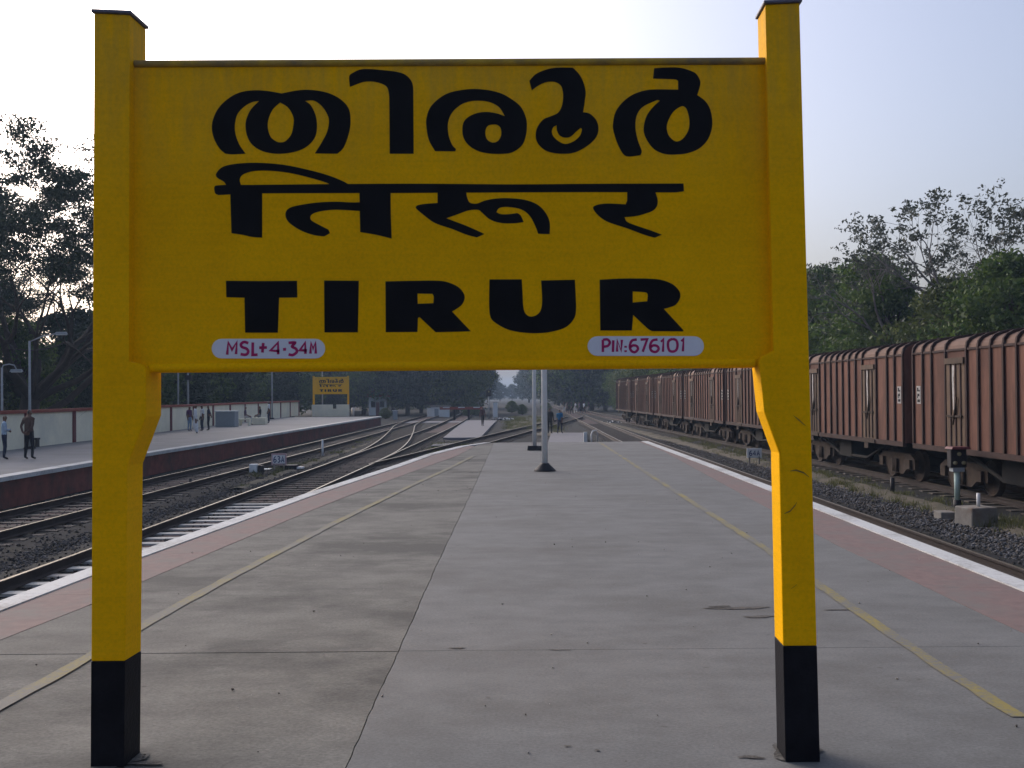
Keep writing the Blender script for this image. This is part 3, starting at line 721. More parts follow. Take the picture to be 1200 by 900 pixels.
glyph('letter', (440, 320), 6.667, [[(78,65,c),(300,60),(500,60),(590,80),(660,120),(697,180),(680,240),(640,275),(598,300,c),(745,455,c),(470,462,c),(345,345,c),(332,350,c),(328,460,c),(80,462,c)], [(328,160,c),(445,162,c),(455,185),(452,235,c),(330,240,c)]])
glyph('letter', (560, 320), 9.23, [[(125,68,c),(475,68,c),(485,250),(490,350),(505,420),(540,460),(585,470),(640,450),(680,400),(695,300),(685,80,c),(1050,72,c),(1058,250),(1062,380),(1050,470),(1000,545),(920,600),(760,640),(600,650),(430,635),(300,600),(180,530),(135,470),(122,350)]])
glyph('letter', (690, 320), 10.0, [[(128,78,c),(350,65),(550,63),(700,65),(850,80),(980,130),(1060,210),(1070,290),(1020,370),(950,400),(880,420,c),(1110,670,c),(1105,682,c),(740,680,c),(690,650),(520,490,c),(505,672,c),(135,672,c)], [(515,215,c),(660,225),(690,250),(685,330,c),(515,345,c)]])
# pale plates with the elevation and the postal code
def stadium(x0, x1, y0, y1, n=10):
    r = (y1 - y0) / 2; cy = (y0 + y1) / 2; o = []
    for k in range(n + 1):
        a = -math.pi / 2 + math.pi * k / n; o.append((x1 - r + r * math.cos(a), cy + r * math.sin(a), 1))
    for k in range(n + 1):
        a = math.pi / 2 + math.pi * k / n; o.append((x0 + r + r * math.cos(a), cy + r * math.sin(a), 1))
    return o
N_GL = len(LETTERS)
pill_l = glyph('painted_plate', (0, 0), 1, [stadium(248, 381, 397, 420)], M['pill'], 0.002)
pill_r = glyph('painted_plate', (0, 0), 1, [stadium(688.5, 825, 394, 417)], M['pill'], 0.002)
def strip(pts, wd):
    """mitred outline of an open brush stroke (pixel units)"""
    P2 = [Vector(p) for p in pts]; l = []; r = []
    for i, p in enumerate(P2):
        a = P2[max(i - 1, 0)]; b = P2[min(i + 1, len(P2) - 1)]
        d1 = (p - a).normalized() if i else (b - p).normalized(); d2 = (b - p).normalized() if i < len(P2) - 1 else d1
        n1 = Vector((-d1.y, d1.x)); n2 = Vector((-d2.y, d2.x)); m_ = (n1 + n2)
        m_ = m_ / max(m_.length, 1e-6); k = min(1.6, 1 / max(0.3, m_.dot(n1)))
        l.append(p + m_ * wd / 2 * k); r.append(p - m_ * wd / 2 * k)
    return l, r
def arc(pts, n=5):
    """smooth an open stroke"""
    P2 = [Vector(p) for p in pts]; o = []
    for i in range(len(P2) - 1):
        p0 = P2[max(i - 1, 0)]; p1 = P2[i]; p2 = P2[i + 1]; p3 = P2[min(i + 2, len(P2) - 1)]
        for k in range(n):
            t = k / n; m1 = (p2 - p0) * .5; m2 = (p3 - p1) * .5
            o.append((2*t**3-3*t**2+1)*p1 + (t**3-2*t**2+t)*m1 + (-2*t**3+3*t**2)*p2 + (t**3-t**2)*m2)
    o.append(P2[-1]); return o
def brush(org, s, strokes, wd, parent):
    LAY[0] += 1; b = MB()
    for i, st in enumerate(strokes):
        sm, pts = st; pts = arc(pts) if sm else [Vector(p) for p in pts]
        l, r = strip(pts, wd); d = 0.0036 + 0.0002 * i
        vs = [loc(P(org[0] + q.x / s, org[1] + q.y / s, YB - d)) for q in l + r]; n = len(l)
        b.add(vs, [(k, k + 1, n + k + 1, n + k) for k in range(n - 1)], M['magenta'])
    return b.build('character', parent)
for g in ([(0, [(210,205),(220,90),(255,160),(300,88),(292,200)])], [(1, [(408,97),(370,86),(340,105),(348,132),(392,150),(407,178),(385,205),(335,200)])], [(0, [(450,90),(448,207),(495,205)])],
          [(0, [(510,140),(582,138)]), (0, [(548,95),(540,185)])], [(0, [(688,202),(686,92),(615,165),(700,172)])], [(0, [(734,157),(762,153)])],
          [(1, [(785,95),(845,92),(818,128),(855,150),(862,180),(825,208),(785,202)])], [(0, [(943,197),(940,92),(890,163),(958,165)])], [(0, [(990,195),(996,95),(1015,150),(1038,92),(1040,195)])]):
    brush((240, 390), 8.0, g, 26, pill_l)
for g in ([(0, [(212,220),(212,105)]), (1, [(212,106),(255,103),(277,130),(258,162),(214,170)])], [(0, [(310,110),(306,220)])], [(0, [(345,217),(347,110),(383,210),(390,105)])],
          [(0, [(425,162),(425,180)]), (0, [(425,203),(425,221)])], [(1, [(530,103),(485,113),(465,160),(475,205),(510,222),(540,195),(530,165),(495,158),(470,175)])],
          [(0, [(565,104),(628,100),(585,218)])], [(1, [(725,103),(678,113),(655,160),(665,205),(705,220),(734,195),(722,165),(685,158),(660,175)])], [(0, [(758,125),(780,100),(775,218)])],
          [(1, [(868,97),(830,115),(822,160),(835,205),(868,216),(900,200),(912,155),(900,112),(868,97)])], [(0, [(948,120),(968,98),(962,214)])]):
    brush((680, 385), 8.0, g, 24, pill_r)

# ------------------------------------------------------------------ platform across the tracks, its wall
LZ = -0.30
ledge = plan([(0, 560), (108, 542), (180, 530), (300, 511.5), (447, 488)], LZ)
wall_pts = plan([(0, 528), (195, 503), (340, 488.5)], LZ)
LY0, LY1 = 8.0, G(447, 488, LZ).y
def wall_x(Y): return -19.0 - (Y - 38) * 0.036
yy = frange(LY0, LY1, 2.0)
b = MB()
b.prism([(wall_x(y) - 3, y) for y in yy][::-1] + [(ledge(y) - 0.05, y) for y in yy], GZ, LZ, M['lconc'], M['brickface'])
lplat = b.build('platform'); tag(lplat, kind='structure')
st = frange(LY0, LY1, 2.6)
for i in range(len(st) - 1):
    y0, y1 = st[i] + .004, st[i + 1] - .004; b = MB()
    b.prism([(ledge(y1) - 0.38, y1), (ledge(y0) - 0.38, y0), (ledge(y0) + 0.03, y0), (ledge(y1) + 0.03, y1)], LZ - 0.10, LZ + 0.012, M['white_edge']); b.build('edge_stone', lplat)
# boundary wall
WH = 1.45; PW = 0.30
wall = empty('boundary_wall', (wall_x(30), 30, LZ)); tag(wall, 'cream boundary wall with maroon pilasters and a red coping', 'wall')
pil_y = [30.5 + 4.75 * k - 0.0 for k in range(16)]
wo = Vector(wall.location); ang = math.atan(0.036)
PN = MB(); PN.box((0, 0, (WH - 0.10) / 2), (0.16, 4.75 - PW + 0.02, WH - 0.10), M['cream']); PN_ME = PN.mesh('wall_panel')
PI = MB(); PI.box((0, 0, (WH - 0.08) / 2), (0.26, PW, WH - 0.08), M['maroon']); PI_ME = PI.mesh('pilaster')
CP = MB(); CP.box((0, 0, WH - 0.04), (0.34, 4.742, 0.13), M['coping']); CP_ME = CP.mesh('coping')
for y in pil_y:
    inst('pilaster', PI_ME, wall, (wall_x(y) - wo.x, y - wo.y, 0), ang)
for a, bb in zip(pil_y[:-1], pil_y[1:]):
    y = (a + bb) / 2
    inst('wall_panel', PN_ME, wall, (wall_x(y) - wo.x, y - wo.y, 0), ang)
    inst('coping', CP_ME, wall, (wall_x(y) - wo.x, y - wo.y, 0.012), ang)

def lamp_post(p, h, r, arm, label, mt='pole_d', base='plate', group='lamp posts on the platform across the tracks', double=False, curved=False):
    o = empty('lamp_post', p); tag(o, label, 'lamp post', group)
    b = MB(); b.tube([(0, 0, 0), (0, 0, h * .45), (0, 0, h)], [r, r * .9, r * .72], M[mt], 12); b.build('pole', o)
    b = MB()
    if base == 'cone': b.lathe([(0.235, 0.004), (0.225, 0.03), (0.10, 0.15), (0.095, 0.17)], (0, 0, 0), M['iron'], 16)
    elif base == 'block': b.box((0, 0, 0.07), (0.43, 0.43, 0.132), M['iron'], 0, 0.93)
    else: b.box((0, 0, 0.05), (0.34, 0.34, 0.10), M['iron'], 0, 0.85)
    b.build('base', o)
    for s in ((1, -1) if double else (1,)):
        b = MB()
        if curved: b.tube([(0, 0, h - .03), (0.05 * s, 0, h + .10), (arm * .5 * s, 0, h + .14), (arm * .85 * s, 0, h + .10), (arm * s, 0, h - .05)], r * .5, M[mt], 8)
        else: b.tube([(0, 0, h - .04), (arm * .5 * s, 0, h + .17), (arm * s, 0, h + .26)], r * .45, M[mt], 8)
        b.build('arm', o)
        b = MB(); e = (arm * s, 0, h - .10) if curved else (arm * s + .22 * s, 0, h + .28)
        b.box(e, (0.46, 0.16, 0.10), M[mt], 0, 0.8); f = b.build('lamp_head', o)
        b = MB(); b.box((e[0], e[1], e[2] - .06), (0.36, 0.12, 0.03), M['lampglass']); b.build('lamp_glass', f)
    return o
g1 = G(638.5, 552); lamp_post(g1, 5.6, 0.066, 0.9, 'pale grey lamp post with a black cone foot on the concrete platform', 'pole', 'cone', 'lamp posts in the middle of the concrete platform', True)
g2 = G(626.5, 527.5); lamp_post(g2, 5.6, 0.06, 0.9, 'pale grey lamp post with a square black foot block on the concrete platform', 'pole', 'block', 'lamp posts in the middle of the concrete platform', True)
p = G(35, 526, LZ); lamp_post(p, 4.15, 0.055, 1.0, 'slim lamp post with a long raised arm beside the cream wall')
p = G(2.5, 527, LZ); lamp_post(p, 3.1, 0.05, 0.55, 'short lamp post with a bent-over arm beside the cream wall', curved=True)
p = G(209, 501, LZ); lamp_post(p, 5.5, 0.06, 1.0, 'slim pole with black foot standing left of the robed group by the wall')
p = G(220.5, 500, LZ); o = lamp_post(p, 5.5, 0.075, 1.0, 'slim pole carrying a dark box above the robed group')
b = MB(); b.box((0.05, 0, 3.2), (0.4, 0.35, 0.3), M['iron']); b.build('switch_box', o)
p = G(319, 491, LZ); lamp_post(p, 6.0, 0.07, 1.0, 'slim pole beside the person in white shirt at the wall')
p = G(378, 489, LZ); p = Vector((p.x * 1.05, p.y * 1.05, LZ)); lamp_post(p, 6.5, 0.07, 1.0, 'slim pole rising behind the small yellow name board')

# small name board far down that platform, with its parapet
s2y = G(388, 488, LZ).y; k2 = s2y / 1200
o2 = G(388, 488, LZ)
sb = empty('station_name_board', o2); tag(sb, 'small distant yellow name board above a cream parapet', 'sign', 'station name boards')
for sx in (-1.62, 1.62):
    b = MB(); b.box((sx, 0, 1.9), (0.16, 0.18, 3.8), M['yellow']); b.build('post', sb)
b = MB(); b.box((0, 0, 2.9), (3.1, 0.08, 1.62), M['yellow']); bd2 = b.build('board_panel', sb)
for o in LETTERS[:N_GL]:
    q = inst('letter', o.data, bd2, (0, 0, 0)); sc = 1.02
    cx, cz = P(528, 240, YB).x - base.x, P(528, 240, YB).z
    q.scale = (sc, 1, sc); q.location = (-cx * sc, -0.045 - (YB - base.y), 2.9 - cz * sc)
b = MB()
for x0, x1, h in ((-1.75, 0.2, 1.12), (0.2, 0.55, 0.72), (0.55, 1.75, 1.12)):
    b.box(((x0 + x1) / 2, -0.25, h / 2), (x1 - x0 - .004, 0.22, h), M['cream'])
tag(b.build('parapet_wall', None, o2), 'low cream parapet with a notch below the small yellow board', 'wall')
p = G(413.5, 487.5, LZ); b = MB(); b.lathe([(0.14, 0), (0.14, .75), (0.10, .8)], (0, 0, 0), M['white'], 10); b.lathe([(0.09, .8), (0.1, .9), (0.02, .98)], (0, 0, 0), M['iron'], 10)
tag(b.build('bollard', None, p), 'short white bollard with dark top beside the parapet', 'bollard')

# booth, cream bench block on that platform
p = G(266, 500, LZ); b = MB(); b.box((0, 0, 0.48), (1.25, 0.9, 0.96), M['greybox']); bo = b.build('booth', None, p); bevel(bo, .02)
tag(bo, 'low pale grey cabinet standing against the cream wall', 'cabinet')
b = MB(); b.box((0, 0, 1.0), (1.36, 1.0, 0.07), M['white']); b.build('cabinet_top', bo)
b = MB(); b.box((0, -.455, 0.48), (0.5, 0.02, 0.8), M['greybox']); b.build('cabinet_door', bo)
p = G(304, 497.5, LZ); b = MB(); b.box((0, 0, 0.24), (0.95, 0.7, 0.48), M['cream']); bo = bevel(b.build('seat_block', None, p), .02); tag(bo, 'low cream masonry seat block beside the person in white shirt', 'seat')
p = G(287, 498.5, LZ); b = MB(); b.box((0, 0, 0.40), (0.75, 0.5, 0.09), M['cream']); bo = bevel(b.build('bench', None, p), .01); tag(bo, 'narrow cream bench with the seated person on it', 'bench')
for sx in (-.3, .3):
    b = MB(); b.box((sx, 0, .18), (.1, .45, .36), M['cream']); b.build('leg', bo)
p = G(36, 524, LZ); b = MB(); b.box((0, 0, .33), (0.62, 0.3, 0.07), M['iron']); bo = b.build('low_plank', None, p); tag(bo, 'low dark plank behind the person in brown shirt', 'bench')  # narrow dark plank on two legs, close to the wall foot
for sx in (-.26, .26):
    b = MB(); b.box((sx, 0, .15), (.06, .26, .30), M['iron']); b.build('leg', bo)
# ------------------------------------------------------------------ goods train
WL = 10.1; ZB, ZE = 0.26, 2.62            # body bottom, eaves
HALF = [(-1.60, ZB), (-1.60, ZE), (-1.575, 2.73), (-1.50, 2.83), (-1.36, 2.90), (-1.1, 2.95), (-0.5, 3.02)]
SEC = HALF + [(0, 3.04)] + [(-x, z) for x, z in HALF[::-1]]
def wagon_proto():
    w = empty('goods_wagon')
    b = MB(); n = len(SEC)
    for i in range(n - 1):
        (x0, z0), (x1, z1) = SEC[i], SEC[i + 1]
        b.add([(x0, -WL / 2, z0), (x0, WL / 2, z0), (x1, WL / 2, z1), (x1, -WL / 2, z1)], [(3, 2, 1, 0)], M['wagon'] if i in (0, n - 2) else M['wagon_roof'], i not in (0, n - 2))
    for y, rev in ((-WL / 2, False), (WL / 2, True)):
        vs = [(x, y, z) for x, z in SEC]; f = tuple(range(n)); b.add(vs, [f[::-1] if not rev else f], M['wagon'])
    b.add([(-1.6, -WL / 2, ZB), (1.6, -WL / 2, ZB), (1.6, WL / 2, ZB), (-1.6, WL / 2, ZB)], [(3, 2, 1, 0)], M['under'])
    b.build('body', w)
    # ribs that follow the section
    def rib_mesh(wd, th):
        r = MB(); vs = []; k = len(SEC)
        for y in (-wd / 2, wd / 2):
            for (x, z) in SEC:
                sx = -1 if x < 0 else 1
                vs.append((x + (sx * th if abs(x) > 0.3 else 0), y, z + (th if z > ZE + .05 else 0)))
        fs = [(i, i + 1, k + i + 1, k + i) for i in range(k - 1)]
        ins = [(x, -wd / 2, z) for x, z in SEC] + [(x, wd / 2, z) for x, z in SEC]
        r.add(vs, fs, M['wagon_rib'])
        r.add(vs[:k] + ins[:k], [(i, k + i, k + i + 1, i + 1) for i in range(k - 1)], M['wagon_rib'])
        r.add(vs[k:] + ins[k:], [(i, i + 1, k + i + 1, k + i) for i in range(k - 1)], M['wagon_rib'])
        return r.mesh('rib')
    RM = rib_mesh(0.07, 0.05)
    hy = [WL / 2 - .04, WL / 2 - .62, WL / 2 - 1.15, WL / 2 - 1.95, WL / 2 - 3.05, WL / 2 - 3.62, WL / 2 - 4.2]
    for y in hy + [0.0 + .28] + [-v for v in hy] + [-.28]:
        inst('rib', RM, w, (0, y, 0))
    for s in (-1, 1):
        b = MB(); b.box((s * 1.615, 0, ZE), (0.036, WL - .02, 0.05), M['wagon_rib']); b.build('eaves_strip', w)
        b = MB(); b.box((s * 1.60, 0, ZB - .03), (0.10, WL - .04, 0.13), M['wagon_rib']); b.build('sole_bar', w)
        for e in (-1, 1):
            yc = e * (WL / 2 - 2.5)
            b = MB(); b.box((s * 1.612, yc, 1.30), (0.05, 0.95, 2.02), M['wagon_door'])
            d = b.build('door', w)
            b = MB(); b.box((s * 1.64, yc, 2.36), (0.09, 0.98, 0.14), M['wagon_door']); b.build('door_header', d)
            b = MB()
            for q in (-.28, -.02, .24): b.box((s * 1.645, yc + q, 1.30), (0.03, 0.05, 1.96), M['wagon_rib'])
            b.build('door_stile', d)
            b = MB(); b.box((s * 1.655, yc + .03, 1.05), (0.05, 0.8, 0.05), M['bogie']); b.tube([(s * 1.67, yc - .12, 1.5), (s * 1.68, yc - .05, 1.2), (s * 1.67, yc + .08, .85)], .02, M['bogie'], 6); b.build('door_latch', d)
            b = MB(); b.add([(s * 1.6385, yc - .02 * s + .12 + dx, z) for dx, z in ((-.09, 2.25), (.03, 2.27), (.04, 1.9), (.02, 1.55), (-.01, 1.18), (-.05, 1.22), (-.07, 1.6), (-.05, 1.95))], [(0, 1, 2, 3, 4, 5, 6, 7) if s > 0 else (7, 6, 5, 4, 3, 2, 1, 0)], M['streak']); b.build('whitewash_streak', d)
            b = MB(); b.box((s * 1.63, yc, .22), (.10, 1.0, .10), M['bogie']); b.box((s * 1.64, yc + .2, .10), (.04, .3, .2), M['bogie']); b.build('door_step', d)
            # stencilled plate near the end
            ym = e * (WL / 2 - .33)
            b = MB(); b.box((s * 1.606, ym, 1.55), (0.014, 0.24, 0.46), M['dullwhite']); pl_ = b.build('stencil_plate', w)
            b = MB()
            for (dy, dz, wy, wz) in ((.04, .14, .07, .10), (-.05, .11, .06, .05), (0, .0, .12, .07), (.05, -.05, .04, .08), (-.01, -.15, .15, .07)):
                b.box((s * 1.616, ym + dy, 1.55 + dz), (0.006, wy, wz), M['black'])
            b.build('stencil_mark', pl_)
    # underframe
    b = MB(); b.box((0, 0, ZB - .26), (0.5, WL - .1, 0.40), M['under'])
    for s in (-1, 1):
        b.tube([(s * 1.2, -3.0, ZB - .1), (s * 1.2, -1.2, ZB - .62), (s * 1.2, 1.2, ZB - .62), (s * 1.2, 3.0, ZB - .1)], .05, M['under'], 6)
        b.box((s * .9, 0.6, ZB - .42), (.7, 1.1, .5), M['under'])
    b.build('underframe', w)
    for e in (-1, 1):
        b = MB(); b.box((0, e * (WL / 2 + .18), ZB - .12), (0.22, .38, .2), M['under']); b.build('coupler', w)
        yb = e * (WL / 2 - 1.75); bg_ = MB()
        bg_.box((0, yb, -.32), (2.1, .4, .3), M['under'])
        for s in (-1, 1):
            # cast side frame with its two pedestals
            pts = [(-1.25, -.22), (-.95, -.08), (.95, -.08), (1.25, -.22), (1.25, -.50), (.75, -.48), (.45, -.66), (-.45, -.66), (-.75, -.48), (-1.25, -.50)]
            vs = [(s * 1.02, yb + y, z) for y, z in pts] + [(s * 1.14, yb + y, z) for y, z in pts]; k = len(pts)
            bg_.add(vs, [tuple(range(k)), tuple(range(2 * k - 1, k - 1, -1))] + [(i, k + i, k + (i + 1) % k, (i + 1) % k) for i in range(k)], M['bogie'])
            for q in (-.12, 0, .12): bg_.tube([(s * 1.18, yb + q, -.62), (s * 1.18, yb + q, -.25)], .045, M['bogie'], 6)
            for q in (-.95, .95): bg_.box((s * 1.16, yb + q, -.36), (.12, .26, .26), M['bogie'])
        bo = bg_.build('bogie', w)
        for q in (-.95, .95):
            for s in (-1, 1):
                wm = MB(); ring = []
                prof = [(0.12, .07), (.38, .05), (.40, .07), (.42, .07), (.45, -.06), (.42, -.07), (.12, -.05)]
                nn = 20; vs = []
                for rr, xx in prof:
                    for kk in range(nn):
                        a = 2 * math.pi * kk / nn; vs.append((s * .84 + xx * s, yb + q + rr * math.cos(a), RT_TOP + .43 + rr * math.sin(a)))
                fs = [(i * nn + kk, i * nn + (kk + 1) % nn, (i + 1) * nn + (kk + 1) % nn, (i + 1) * nn + kk) for i in range(len(prof) - 1) for kk in range(nn)]
                fs += [tuple(range(nn)), tuple(range((len(prof) - 1) * nn, len(prof) * nn))]
                wm.add(vs, fs, M['bogie'], False); wm.build('wheel', bo)
    return w
proto = wagon_proto()
ORD = ['rust brown covered goods wagon directly behind the short shunting signal', 'rust brown covered goods wagon second along from the shunting signal, bearing the stencil plate', 'rust brown covered goods wagon third along from the shunting signal',
       'rust brown covered goods wagon fourth along from the shunting signal', 'rust brown covered goods wagon fifth along from the shunting signal', 'rust brown covered goods wagon next to last at the far tail', 'last rust brown covered goods wagon at the far tail of the train']
for i in range(7):
    wg = proto if i == 0 else copy_tree(proto)
    y = 26.75 - WL / 2 + i * 10.7; x = train_x(y)
    sl_ = (train_x(y + 3) - train_x(y - 3)) / 6
    wg.location = (x, y, 0); wg.rotation_euler = (0, 0, -math.atan(sl_))
    tag(wg, ORD[i], 'wagon', 'covered wagons of the goods train')

# ------------------------------------------------------------------ trees
def quads_mesh(name, cen, nrm_r, size, mt, rs, aspect=0.5, droop=0.0):
    """many leaf-shaped faces; cen (n,3)"""
    n = len(cen)
    a = rs.normal(size=(n, 3)); a[:, 2] -= droop; a /= np.linalg.norm(a, axis=1)[:, None]
    b = rs.normal(size=(n, 3)); b -= a * (a * b).sum(1)[:, None]; b /= np.linalg.norm(b, axis=1)[:, None]
    s = size * rs.uniform(0.6, 1.35, (n, 1))
    v = np.stack([cen - a * s, cen + b * s * aspect - a * s * .1, cen + a * s, cen - b * s * aspect - a * s * .1], 1)
    me = bpy.data.meshes.new(name)
    me.vertices.add(n * 4); me.vertices.foreach_set('co', v.reshape(-1).astype(np.float32))
    me.loops.add(n * 4); me.loops.foreach_set('vertex_index', np.arange(n * 4, dtype=np.int32))
    me.polygons.add(n); me.polygons.foreach_set('loop_start', np.arange(0, n * 4, 4, dtype=np.int32))
    me.materials.append(mt); me.update(calc_edges=True)
    return me
class Grow:
    def __init__(s, seed): s.r = random.Random(seed); s.b = MB(); s.tips = []; s.mid = []
    def limb(s, p, d, ln, rad, lvl, maxl, spread, upb, shrink=0.72, kids=(2, 3), mt=None, minz=-9):
        r = s.r; pts = [p]; rs_ = [rad]; q = p.copy(); dd = d.copy(); k = 4 if lvl < 2 else 3
        for i in range(k):
            dd = (dd + Vector((r.uniform(-1, 1), r.uniform(-1, 1), r.uniform(-1, 1))) * 0.22 + Vector((0, 0, upb * .12))).normalized()
            q = q + dd * (ln / k); pts.append(q.copy()); rs_.append(rad * (1 - .38 * (i + 1) / k))
        s.b.tube(pts, rs_, mt, 8 if lvl < 2 else (5 if lvl < 4 else 3), False)
        if lvl >= maxl:
            s.tips.append(q.copy()); s.tips.append(pts[-2].copy()); return
        if lvl >= maxl - 1: s.mid.append(pts[2].copy())
        nk = r.randint(*kids); a0 = r.uniform(0, 6.28)
        u = dd.orthogonal().normalized(); v = dd.cross(u)
        for j in range(nk):
            a = a0 + 6.28 * j / nk + r.uniform(-.5, .5); sp = spread * r.uniform(.6, 1.25)
            nd = (dd * math.cos(sp) + (u * math.cos(a) + v * math.sin(a)) * math.sin(sp) + Vector((0, 0, upb * .25))).normalized()
            start = q if j < 2 else pts[-2]
            s.limb(start, nd, ln * shrink * r.uniform(.8, 1.2), rs_[-1] * (.78 if nk < 3 else .7), lvl + 1, maxl, spread, upb, shrink, kids, mt)
def clump_leaves(rs, centers, per, rad, flat=0.6):
    c = np.array([tuple(x) for x in centers]); c = np.repeat(c, per, 0)
    o = rs.normal(size=c.shape); o /= np.linalg.norm(o, axis=1)[:, None]; o *= (rs.rand(len(c), 1) ** .5) * rad; o[:, 2] *= flat
    return c + o
def tree_thing(name, label, loc_, group, tr, lf, rz=0.0, sc=1.0, extra=None):
    o = empty(name, loc_, rz); o.scale = (sc, sc, sc); tag(o, label, 'tree', group)
    inst('trunk', tr, o); inst('crown', lf, o)
    return o

# big spreading tree behind the wall
g = Grow(5)
T = Vector((0, 0, -0.3)); mtb = M['bark']
g.b.tube([(0, 0, -.3), (.1, 0, 1.5), (.3, 0, 3.2)], [.62, .5, .45], mtb, 12)
for k in range(11):
    a_ = k * 2.399; el = (.95, .75, .55)[k % 3]
    g.limb(Vector((.3, 0, 2.6 + .12 * (k % 4))), Vector((math.cos(a_), math.sin(a_), el * 1.15)).normalized(), 3.9 + .5 * (k % 3), .27 - .01 * k, 0, 5, .46, .16, .72, (2, 3), mtb)
g.limb(Vector((.1, 0, 1.6)), Vector((.9, .2, .6)).normalized(), 4.6, .22, 1, 5, .40, .22, .72, (2, 3), mtb)
rs_ = np.random.RandomState(5)
rain_tr = g.b.mesh('spreading_tree_trunk')
tips_ = [t for t in g.tips + g.mid if t.z > 4.2]
tips_ += [t for t in g.tips if t.z > 0.62 * max(p.z for p in g.tips)]
cen = clump_leaves(rs_, tips_, 31, .68, .38)
zt_ = max(p.z for p in g.tips); top_ = [t for t in g.tips if t.z > .78 * zt_]
cen = np.concatenate([cen, clump_leaves(rs_, top_, 45, .8, .3)])
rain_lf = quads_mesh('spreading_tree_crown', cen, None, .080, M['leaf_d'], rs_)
tz = max(p.z for p in g.tips)
base_t = P(30, 470, 52); base_t.z = GZ
k_ = 15.4 / tz
tree_thing('spreading_tree', 'huge dark spreading tree with open lacy crown behind the cream wall', base_t, None, rain_tr, rain_lf, 0, k_)
# its neighbour, the same kind further back
tree_thing('spreading_tree', 'second dark spreading tree further back, left of the huge one', (-40, 66, GZ), None, rain_tr, rain_lf, 2.1, k_ * .95)

# bushy trees: two crowns reused
def bushy(seed, h, rx, n_cl, per, leaf, size, mt, clump_r=(.7, 1.3), low=0.12):
    rs_ = np.random.RandomState(seed); rr = random.Random(seed)
    b = MB(); top = h * .62
    b.tube([(0, 0, 0), (.1, .05, h * .25), (0, 0, h * .5), (.1, 0, h * .8)], [h * .028, h * .022, h * .016, h * .006], M['bark'], 8)
    cs = []; rads = []
    for i in range(n_cl):
        a = rr.uniform(0, 6.28); u = rr.random() ** .5; zz = rr.uniform(low, 1.0)
        prof = math.sin(min(1, (zz - low) / (1 - low) * .93 + .07) * math.pi) ** .55 * (1.05 - .25 * zz)
        c_ = Vector((math.cos(a) * rx * prof * u, math.sin(a) * rx * prof * u, h * zz)); cs.append(c_); rads.append(rr.uniform(*clump_r))
        if i % 3 == 0:
            b.tube([(0, 0, max(.4, c_.z * .55)), tuple(c_ * .6 + Vector((0, 0, c_.z * .3))), tuple(c_)], [h * .010, h * .006, h * .003], M['bark'], 4, False)
    c = np.repeat(np.array([tuple(x) for x in cs]), per, 0); rd = np.repeat(np.array(rads), per)[:, None]
    o = rs_.normal(size=c.shape); o /= np.linalg.norm(o, axis=1)[:, None]; o *= rd * rs_.uniform(.55, 1.08, (len(c), 1)); o[:, 2] *= .7
    return b.mesh('bushy_trunk'), quads_mesh('bushy_crown', c + o, None, size, mt, rs_)
BA = bushy(21, 8.5, 3.6, 120, 170, 0, .125, M['leaf_m'])
BB = bushy(22, 8.0, 4.0, 120, 170, 0, .135, M['leaf_y'])
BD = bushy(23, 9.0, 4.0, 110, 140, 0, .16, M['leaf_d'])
BE = bushy(24, 10.5, 4.2, 110, 140, 0, .17, M['leaf_m'], (.8, 1.5))
rr = random.Random(3)
spots = []
y = 20.0
lab_r = 'leafy green tree in the dense row behind the goods train'
i = 0
while y < 150:
    x = train_x(min(y, 140)) + 5.5 + rr.uniform(0, 2.5)
    topz = min(8.2, 1.65 + .114 * y * rr.uniform(.88, 1.1)) if y < 90 else 6.9 + rr.uniform(-.8, .8)
    kind = (BA, BB, BA, BE)[i % 4]; hh = {id(BA): 8.5, id(BB): 8.0, id(BE): 10.5}[id(kind)]
    tree_thing('leafy_tree', lab_r, (x, y, GZ), 'leafy trees in the row behind the goods train', kind[0], kind[1], rr.uniform(0, 6.28), (topz - GZ) / hh)
    y += rr.uniform(4.0, 5.4) * (1 if y < 80 else 1.5); i += 1
for k in range(9):
    y = 30 + k * 8; x = train_x(min(y, 100)) + 12 + rr.uniform(0, 3)
    kind = (BE, BA)[k % 2]
    tree_thing('leafy_tree', 'taller darker tree rising behind the row along the train', (x, y, GZ), 'taller trees of the second row behind the train', kind[0], kind[1], rr.uniform(0, 6.28), rr.uniform(.88, 1.05) * (7.9 / (10.5 if kind is BE else 8.5)))

# sparse, nearly bare spreading trees over that row
def sparse(seed, n, mt):
    g = Grow(seed)
    g.b.tube([(0, 0, 0), (.1, 0, 2.5), (.2, 0, 5.0)], [.24, .2, .17], M['bark_p'], 10)
    for (dx, dy, dz, ln) in ((-.95, 0, .5, 2.7), (-.6, .3, .8, 2.5), (-.1, .5, .95, 2.3), (.3, -.4, .95, 2.4), (.6, .3, .8, 2.5), (.95, .1, .5, 2.7), (.1, -.9, .6, 2.4)):
        g.limb(Vector((.2, 0, 4.9)), Vector((dx, dy, dz)).normalized(), ln, .11, 1, 5, .48, .02, .72, (2, 3), M['bark_p'])
    rs_ = np.random.RandomState(seed)
    tips = [t for t in g.tips]
    return g.b.mesh('sparse_trunk'), quads_mesh('sparse_crown', clump_leaves(rs_, tips, n, .26, .5), None, .085, mt, rs_), max(p.z for p in g.tips)
S1 = sparse(41, 8, M['leaf_g']); S2 = sparse(43, 9, M['leaf_g'])
for px, Y, S_, rz_, h_ in ((1058, 47, S1, .3, 10.3), (1135, 44, S2, 1.9, 11.5), (1205, 46, S1, 3.6, 11.6)):
    tree_thing('sparse_tree', 'thin pale tree with bare forked branches above the leafy row', (P(px, 450, Y).x, Y, GZ), 'sparse pale trees above the leafy row', S_[0], S_[1], rz_, h_ / S_[2])
